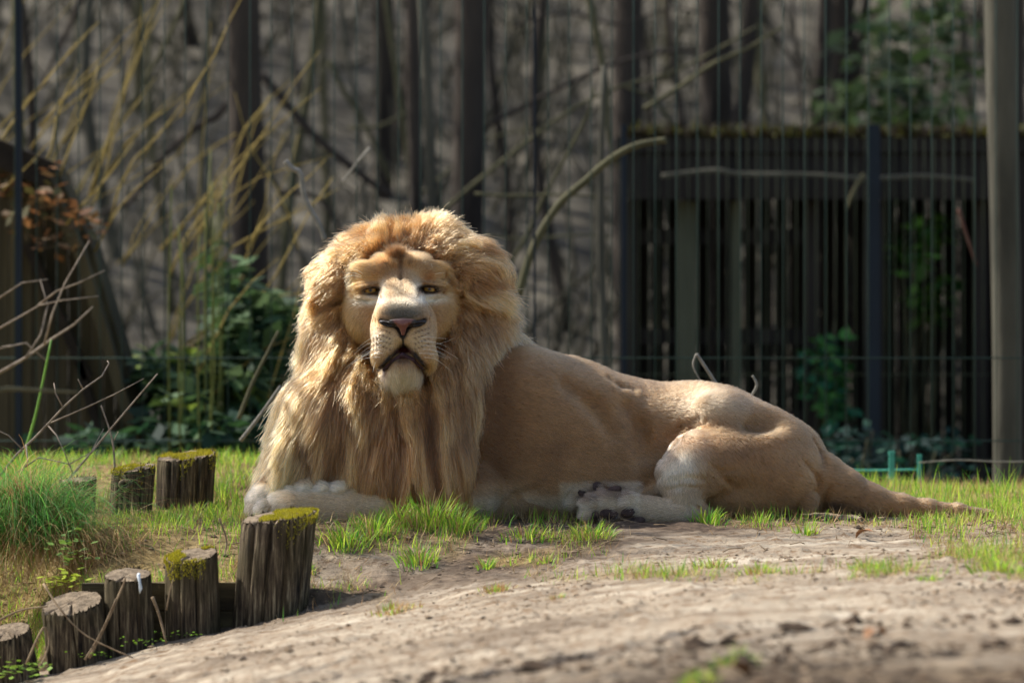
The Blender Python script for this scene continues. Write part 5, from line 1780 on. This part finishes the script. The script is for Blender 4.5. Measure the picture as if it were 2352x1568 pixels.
def mane_flow(p, t):
    """direction of growth; t = 0 root .. 1 tip"""
    u = p[:, 0]; v = 1190 - p[:, 2]
    dx = (u - 926) / 190.0; dz = (668 - v) / 150.0
    rad = np.stack([dx, np.full(len(u), 0.12), dz], 1)
    rl = np.linalg.norm(rad[:, [0, 2]], axis=1)
    rad = unit(rad)
    top = smooth(690, 560, v)[:, None]
    down = np.stack([0.12 * dx, np.full(len(u), -0.02), np.full(len(u), -1.0)], 1)
    side = np.clip(np.abs(dx), 0, 1.2)[:, None]
    g = (1 - top) * (0.35 + 0.75 * smooth(640, 900, v)[:, None]) + top * side * (0.1 + 1.0 * t * t)
    f = rad * (1 - np.clip(g, 0, .93)) + down * g
    # the chest hair drifts to the left side, the right side falls backwards
    f[:, 0] += -0.22 * smooth(930, 1080, v) * (u < 860)
    f[:, 0] += 0.25 * smooth(1090, 1180, u) * smooth(700, 820, v)
    # lobe over the left ear sweeps out and falls
    w = blob(p, 760, 620, 80, 70)[:, None]
    f = f * (1 - w * .8) + np.array([-0.75, -0.1, 0.1 - 0.0])[None] * w * .8 * (1 - t) + np.array([-0.35, 0, -1.0])[None] * w * .8 * t
    f = f + (0.42 + .28 * smooth(880, 1000, v))[:, None] * np.stack([fbm(u / 55, v / 90, octv=2, seed=31), fbm(u / 60, v / 60, octv=2, seed=33), fbm(u / 70, v / 70, octv=2, seed=35) * .7], 1)
    f[:, 0] += .28 * fbm(u / 22, v / 34, octv=2, seed=37)
    return unit(f)


def mane_len(p):
    u = p[:, 0]; v = 1190 - p[:, 2]
    hw = np.interp(v, [575, 640, 720, 840, 900], [60, 112, 112, 76, 40])
    e = np.clip((np.abs(u - 926) - hw) / 90, 0, 1)
    e = np.maximum(e, smooth(870, 960, v))
    e = np.maximum(e, smooth(600, 530, v) * .75)
    L = 30 + 92 * e
    L = L * (1 - .30 * smooth(820, 660, v))
    L = L + 4 * smooth(640, 570, v)
    L *= (0.85 + .5 * smooth(900, 1050, v))
    L = np.where(v > 1040, L * np.clip((1190 - v) / 110, .35, 1), L)
    L *= 1 - .45 * smooth(1100, 1230, u)
    L = np.where((v > 1000) & (u < 850), np.minimum(L, 12 + np.clip(1112 - v, 0, 200) * 1.0), L)
    return L


def comb(p, n, k, L, phase, height):
    """march over the hair bulk"""
    pts = [p.copy()]
    q = p.copy()
    up_ = smooth(640, 560, 1190 - p[:, 2])
    d = unit(mane_flow(q, 0.0) + n * (0.32 + .55 * up_)[:, None])
    lay = height
    for i in range(1, k):
        t = i / (k - 1)
        fl = mane_flow(q, t)
        g = HM.grad(q)
        fl = fl - g * np.clip((fl * g).sum(1, keepdims=True), None, 0)     # never into the bulk
        d = unit(d * 0.55 + fl * 0.6)
        step = L / (k - 1)
        q = q + d * step[:, None]
        s_ = HM.sample(q)
        want = np.minimum(lay * np.sin(min(1, t * 1.6) * math.pi / 2), 40)
        low = np.maximum(want - s_, 0)
        q = q + g * low[:, None] * .8
        q = q - g * (np.clip(s_ - want - 10, 0, 30) * 0.22 * (q[:, 2] < 560))[:, None]
        pts.append(q.copy())
    return np.stack(pts, 1)


NC, NM, KM = 2600, 190000, 10
gp, gn = scatter(VB, QB, NC, mane_keep)
gf = .75 + .75 * rng.random(NC)
gL = mane_len(gp) * gf
def lock_h(q):
    """0 in the clefts, 1 on the crest of a lock; radial round the face, hanging below"""
    v = 1190 - q[:, 2]
    th = np.arctan2(670 - v, q[:, 0] - 926); rr = np.hypot(670 - v, q[:, 0] - 926)
    up = fbm(th * 5.5, rr / 90, q[:, 1] / 60, 3, 85)
    dn = fbm(q[:, 0] / 26 + .25 * np.sin(v / 60), v / 110, q[:, 1] / 50, 3, 83)
    w = smooth(800, 690, v)
    return np.clip(.5 + 1.5 * (up * w + dn * (1 - w)), 0, 1)
gh = 2 + 14 * rng.random(NC) + 30 * lock_h(gp)
G = comb(gp, gn, KM, gL, None, gh)
p, n = scatter(VB, QB, NM, mane_keep)
kd = kdtree.KDTree(NC)
for i, q in enumerate(gp): kd.insert(q, i)
kd.balance()
pj = p + rng.normal(0, 5, p.shape)
near = np.array([kd.find(q)[1] for q in pj])
L = mane_len(p) * (0.62 + .4 * rng.random(NM)) * (.45 + .6 * gf[near]) * (.75 + .5 * lock_h(p))
hgt = 2 + 14 * rng.random(NM) ** 1.4 + 24 * lock_h(p) * rng.random(NM)
M = comb(p, n, KM, L, None, hgt)
tt = np.linspace(0, 1, KM)
cl = np.minimum(.95, 0.18 + 0.6 * rng.random(NM) + .22 * smooth(860, 980, 1190 - p[:, 2]))[:, None] * tt[None] ** 1.0
goff = M - p[:, None]
target = G[near] + rng.normal(0, 3.2, (NM, 1, 3)) + (p - gp[near])[:, None] * (1 - .7 * tt[None, :, None])
M = M * (1 - cl[..., None]) + target * cl[..., None]
ph = rng.random((NM, 1)) * 6.28; am = rng.random((NM, 1)) ** 2 * 4.0
cph = (near % 97) / 97.0 * 6.28
wob = np.sin(tt[None] * (3 + 2 * rng.random((NM, 1))) + ph) * am * tt[None] + np.sin(tt[None] * 4.5 + cph[:, None]) * 4.2 * tt[None]
M[..., 0] += wob; M[..., 1] += np.roll(wob, 5, 0) * .6; M[..., 2] += np.roll(wob, 11, 0) * .6
stray = rng.random(NM) < .10
sd_ = unit(rng.normal(0, 1, (stray.sum(), 1, 3)) + .6 * unit(p[stray] - np.array([[926.0, 120.0, 420.0]]))[:, None]) * (6 + 20 * rng.random((stray.sum(), 1, 1)) ** 2)
M[stray] += sd_ * tt[None, :, None] ** 1.8
M[..., 2] = np.maximum(M[..., 2], 2)

def mane_colour(p, near):
    u = p[:, 0]; v = 1190 - p[:, 2]
    c = np.tile(c3(200, 148, 96), (len(p), 1))
    cn = (_hash(near, near * 0, near * 0, 3))[:, None]
    c = c * (0.62 + 0.62 * cn)
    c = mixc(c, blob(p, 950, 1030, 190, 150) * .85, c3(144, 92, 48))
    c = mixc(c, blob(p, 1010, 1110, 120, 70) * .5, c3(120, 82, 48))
    c = mixc(c, blob(p, 1085, 650, 50, 60) * .45, c3(150, 100, 52))
    c = mixc(c, blob(p, 915, 580, 60, 34) * .45, c3(134, 100, 68))
    c = mixc(c, blob(p, 1120, 860, 70, 130) * .35, c3(226, 200, 160))
    c = mixc(c, blob(p, 660, 1000, 70, 140) * .4, c3(214, 172, 112))
    return c
ew = np.clip(1 - (np.abs(p[:, 0] - 926) - np.interp(1190 - p[:, 2], [560, 592, 640, 720, 840, 900], [40, 70, 116, 122, 84, 50])) / 60, 0, 1) * (1190 - p[:, 2] < 800)
mc = mane_colour(p, near) ** 1.07
mc = mixc(mc, ew * .45, c3(120, 82, 50))
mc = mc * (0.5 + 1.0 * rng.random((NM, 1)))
mc = mc * (.40 + .80 * lock_h(p))[:, None]  # clefts between locks painted darker, as recess shade
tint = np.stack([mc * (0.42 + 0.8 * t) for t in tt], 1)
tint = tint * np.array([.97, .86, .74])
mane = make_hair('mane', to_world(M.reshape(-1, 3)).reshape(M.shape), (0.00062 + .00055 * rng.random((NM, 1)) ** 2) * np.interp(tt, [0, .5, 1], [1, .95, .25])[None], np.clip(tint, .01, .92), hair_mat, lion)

# forehead tuft
def strands(name, cnt, base, spread, direction, length, colr, rad=0.0004, k=6, curl=.25, mat=hair_mat):
    b = np.array([[base[0], base[2], 1190 - base[1]]]) + rng.normal(0, 1, (cnt, 3)) * np.array([[spread[0], spread[2], spread[1]]])
    d0 = np.array([[direction[0], direction[2], -direction[1]]], float)
    d = unit(d0 + rng.normal(0, curl, (cnt, 3)) + (b - b.mean(0)) / 60.0)
    L = length * (0.6 + .5 * rng.random(cnt))
    q = b.copy(); pts = []
    for i in range(k):
        pts.append(q.copy()); q = q + d * (L / (k - 1))[:, None]; d = unit(d + np.array([[0, 0, -.05]]))
    pts = np.stack(pts, 1)
    t = np.tile(np.array(colr)[None], (cnt, 1)) * (.7 + .5 * rng.random((cnt, 1)))
    return make_hair(name, to_world(pts.reshape(-1, 3)).reshape(pts.shape), rad * np.linspace(1, .3, k), np.clip(t, .01, .9), mat, lion)
strands('forelock', 2400, (913, 596, -88), (8, 6, 5), (0.0, -1.0, -0.35), 30, c3(108, 80, 56), curl=.35)

# ---- eyes, nose, whiskers, pads
eye_mat, nt, bs = new_mat('eye_amber')
tc = N(nt, 'ShaderNodeTexCoord')
sp = N(nt, 'ShaderNodeSeparateXYZ'); nt.links.new(tc.outputs['Object'], sp.inputs[0])
px_ = N(nt, 'ShaderNodeMath', operation='POWER', i_1=2.0); nt.links.new(sp.outputs['X'], px_.inputs[0])
pz_ = N(nt, 'ShaderNodeMath', operation='POWER', i_1=2.0); nt.links.new(sp.outputs['Z'], pz_.inputs[0])
ad = N(nt, 'ShaderNodeMath', operation='ADD'); nt.links.new(px_.outputs[0], ad.inputs[0]); nt.links.new(pz_.outputs[0], ad.inputs[1])
sq = N(nt, 'ShaderNodeMath', operation='SQRT'); nt.links.new(ad.outputs[0], sq.inputs[0])
ml = N(nt, 'ShaderNodeMath', operation='MULTIPLY', i_1=S / 22.0); nt.links.new(sq.outputs[0], ml.inputs[0])
rp = ramp(nt, ml.outputs[0], [(0.0, lin(6, 4, 4)), (0.11, lin(8, 6, 5)), (0.15, lin(120, 86, 32)), (0.38, lin(182, 136, 60)), (0.56, lin(110, 68, 24)), (0.64, lin(26, 16, 12)), (0.85, lin(44, 28, 22))])
nt.links.new(rp.outputs[0], bs.inputs['Base Color'])
bs.inputs['Roughness'].default_value = 0.08
for (u, v, y, tilt) in EYES:
    me = bpy.data.meshes.new('eye')
    vs, fs = [], []
    n1, n2, rr = 20, 14, 19.0 / S
    for i in range(n2 + 1):
        th = math.pi * i / n2
        for j in range(n1):
            a = 2 * math.pi * j / n1
            vs.append((rr * math.sin(th) * math.cos(a), -rr * math.cos(th), rr * math.sin(th) * math.sin(a)))
    for i in range(n2):
        for j in range(n1):
            fs.append((i * n1 + j, i * n1 + (j + 1) % n1, (i + 1) * n1 + (j + 1) % n1, (i + 1) * n1 + j))
    me.from_pydata(vs, [], fs); me.polygons.foreach_set('use_smooth', [True] * len(fs)); me.materials.append(eye_mat)
    o = link(bpy.data.objects.new('eye', me), lion)
    o.location = PL(u, v + 0.5, y + 6.5)

NZ = SDF((872, -262, 415), (990, -150, 475), 1.3)
NZ.ell(931, 741, -212, (34, 8, 16), 5)
NZ.cone((931, 743, -218), (932, 764, -214), 10, 4.5, 8)
NZ.ell(931, 735, -218, (30, 5, 9), 5)
for sg in (-1, 1):
    NZ.ell(931 + sg * 34, 742, -203, (20, 7, 12), 5, rot=(sg * 16, 0, 0))
    NZ.ell(931 + sg * 21, 748, -229, (11, 5.5, 13), 3, rot=(-sg * 24, 0, 0), sub=True)
    NZ.ell(931 + sg * 36, 743, -218, (15, 3.4, 10), 3, rot=(sg * 14, 0, 0), sub=True)
NZ.cone((932, 748, -233), (932, 770, -224), .8, .8, 2.5, sub=True)
VN, QN = NZ.mesh()
un = VN[:, 0]; vn = 1190 - VN[:, 2]
cn = np.tile(c3(120, 72, 60), (len(VN), 1))
cn = mixc(cn, np.clip(fbm(un / 4.5, vn / 4.5, octv=2, seed=4) * 1.4, 0, .7), c3(92, 48, 44))
edge = smooth(.72, 1.05, np.abs(un - 931) / np.interp(vn, [730, 740, 750, 762, 770], [29, 21, 10, 6.5, 2]))
cn = mixc(cn, edge * .97, c3(22, 17, 18))
cn = mixc(cn, smooth(736, 731, vn) * .8, c3(60, 46, 42))
nose_mat, nt, bs = new_mat('nose_leather')
at = N(nt, 'ShaderNodeAttribute', attribute_name='coat')
nt.links.new(at.outputs['Color'], bs.inputs['Base Color'])
bs.inputs['Roughness'].default_value = 0.42
no = N(nt, 'ShaderNodeTexNoise', i_Scale=900.0)
bu = N(nt, 'ShaderNodeBump', i_Strength=0.4, i_Distance=0.001)
nt.links.new(no.outputs[0], bu.inputs['Height']); nt.links.new(bu.outputs[0], bs.inputs['Normal'])
link(bpy.data.objects.new('nose', mesh_np('nose', to_world(VN), QN, nose_mat, True, {'coat': cn})), lion)

# tongue and lower lip
lip_mat = noise_mat('lip_skin', lin(40, 28, 34), lin(78, 50, 58), 120, 0.35, 0.2)
LZ = SDF((872, -210, 335), (990, -120, 392), 1.5)
LZ.ell(930, 822, -158, (24, 12, 24), 5)
LZ.cone((906, 826, -172), (930, 812, -184), 4, 5, 5)
LZ.cone((930, 812, -184), (954, 824, -172), 5, 4, 5)
LZ.cone((906, 826, -172), (886, 846, -160), 4, 3, 5)
LZ.cone((954, 824, -172), (974, 843, -160), 4, 3, 5)
VL, QL = LZ.mesh()
link(bpy.data.objects.new('lower_lip', mesh_np('lower_lip', to_world(VL), QL, lip_mat)), lion)

wm, nt, bs = new_mat('whisker_hair')
bs.inputs['Base Color'].default_value = (0.85, 0.8, 0.7, 1); bs.inputs['Roughness'].default_value = 0.3
def whisker(pts, r=0.75):
    P_ = [Vector(PL(*q)) for q in pts]
    # Catmull-Rom-like smoothing
    sm = []
    for i in range(len(P_) - 1):
        a = P_[max(i - 1, 0)]; b = P_[i]; c = P_[i + 1]; d = P_[min(i + 2, len(P_) - 1)]
        for s_ in range(5):
            t = s_ / 5
            sm.append(0.5 * ((2 * b) + (c - a) * t + (2 * a - 5 * b + 4 * c - d) * t * t + (3 * b - a - 3 * c + d) * t ** 3))
    sm.append(P_[-1])
    MB().tube(sm, [r / S * (1 - .8 * i / len(sm)) for i in range(len(sm))], 4).build('whisker', wm, lion)
whisker([(872, 800, -160), (845, 812, -170), (815, 834, -175)])
whisker([(874, 805, -160), (868, 830, -175), (862, 852, -178)])
whisker([(868, 795, -150), (862, 818, -165), (864, 846, -170)])
whisker([(840, 640, -90), (815, 633, -100), (790, 640, -102)])
whisker([(842, 638, -90), (820, 628, -100), (800, 628, -100)])
whisker([(846, 636, -90), (830, 624, -100), (816, 618, -104)])
whisker([(993, 632, -95), (1010, 628, -102), (1024, 627, -104)], .45)
whisker([(990, 630, -95), (996, 618, -102), (992, 606, -104)], .45)
whisker([(990, 800, -160), (1012, 805, -170), (1040, 822, -172)], .4)
whisker([(992, 790, -160), (1020, 785, -165), (1045, 775, -165)], .35)

for sg, cx in ((-1, 886), (1, 974)):
    for k_ in range(6):
        vv = 772 + k_ * 9; L_ = random.uniform(30, 70); dr = random.uniform(.1, .9)
        whisker([(cx + sg * random.uniform(-8, 8), vv, -206), (cx + sg * (18 + L_ * .3), vv + L_ * .15 * dr, -200), (cx + sg * (22 + L_), vv + L_ * dr, -180)], .45)
pad_mat = noise_mat('paw_pad_skin', lin(46, 34, 31), lin(88, 68, 62), 60, 0.75, 0.5)
def pad(cu, cv, cy, r, rot):
    g = SDF((cu - 60, cy - 40, 1190 - cv - 50), (cu + 60, cy + 40, 1190 - cv + 50), 2.5)
    g.ell(cu, cv, cy, r, 2, rot=rot)
    v_, q_ = g.mesh()
    link(bpy.data.objects.new('paw_pad', mesh_np('paw_pad', to_world(v_), q_, pad_mat)), lion)
for (pu, pv, pr, pq, rt_) in PADS:
    p_ = np.array([[pu, -225.0, 1190.0 - pv]])
    for _ in range(150):
        d = B.sample(p_)[0]
        if d < .4: break
        p_[0, 1] += max(d * .7, .5)
    pad(pu, pv, p_[0, 1] + 5.5, (pr, pq, 10), (rt_, 0, 0))
for o in lion.children:
    if o.name.startswith('coat'): o['label'] = 'short tan coat of hair'
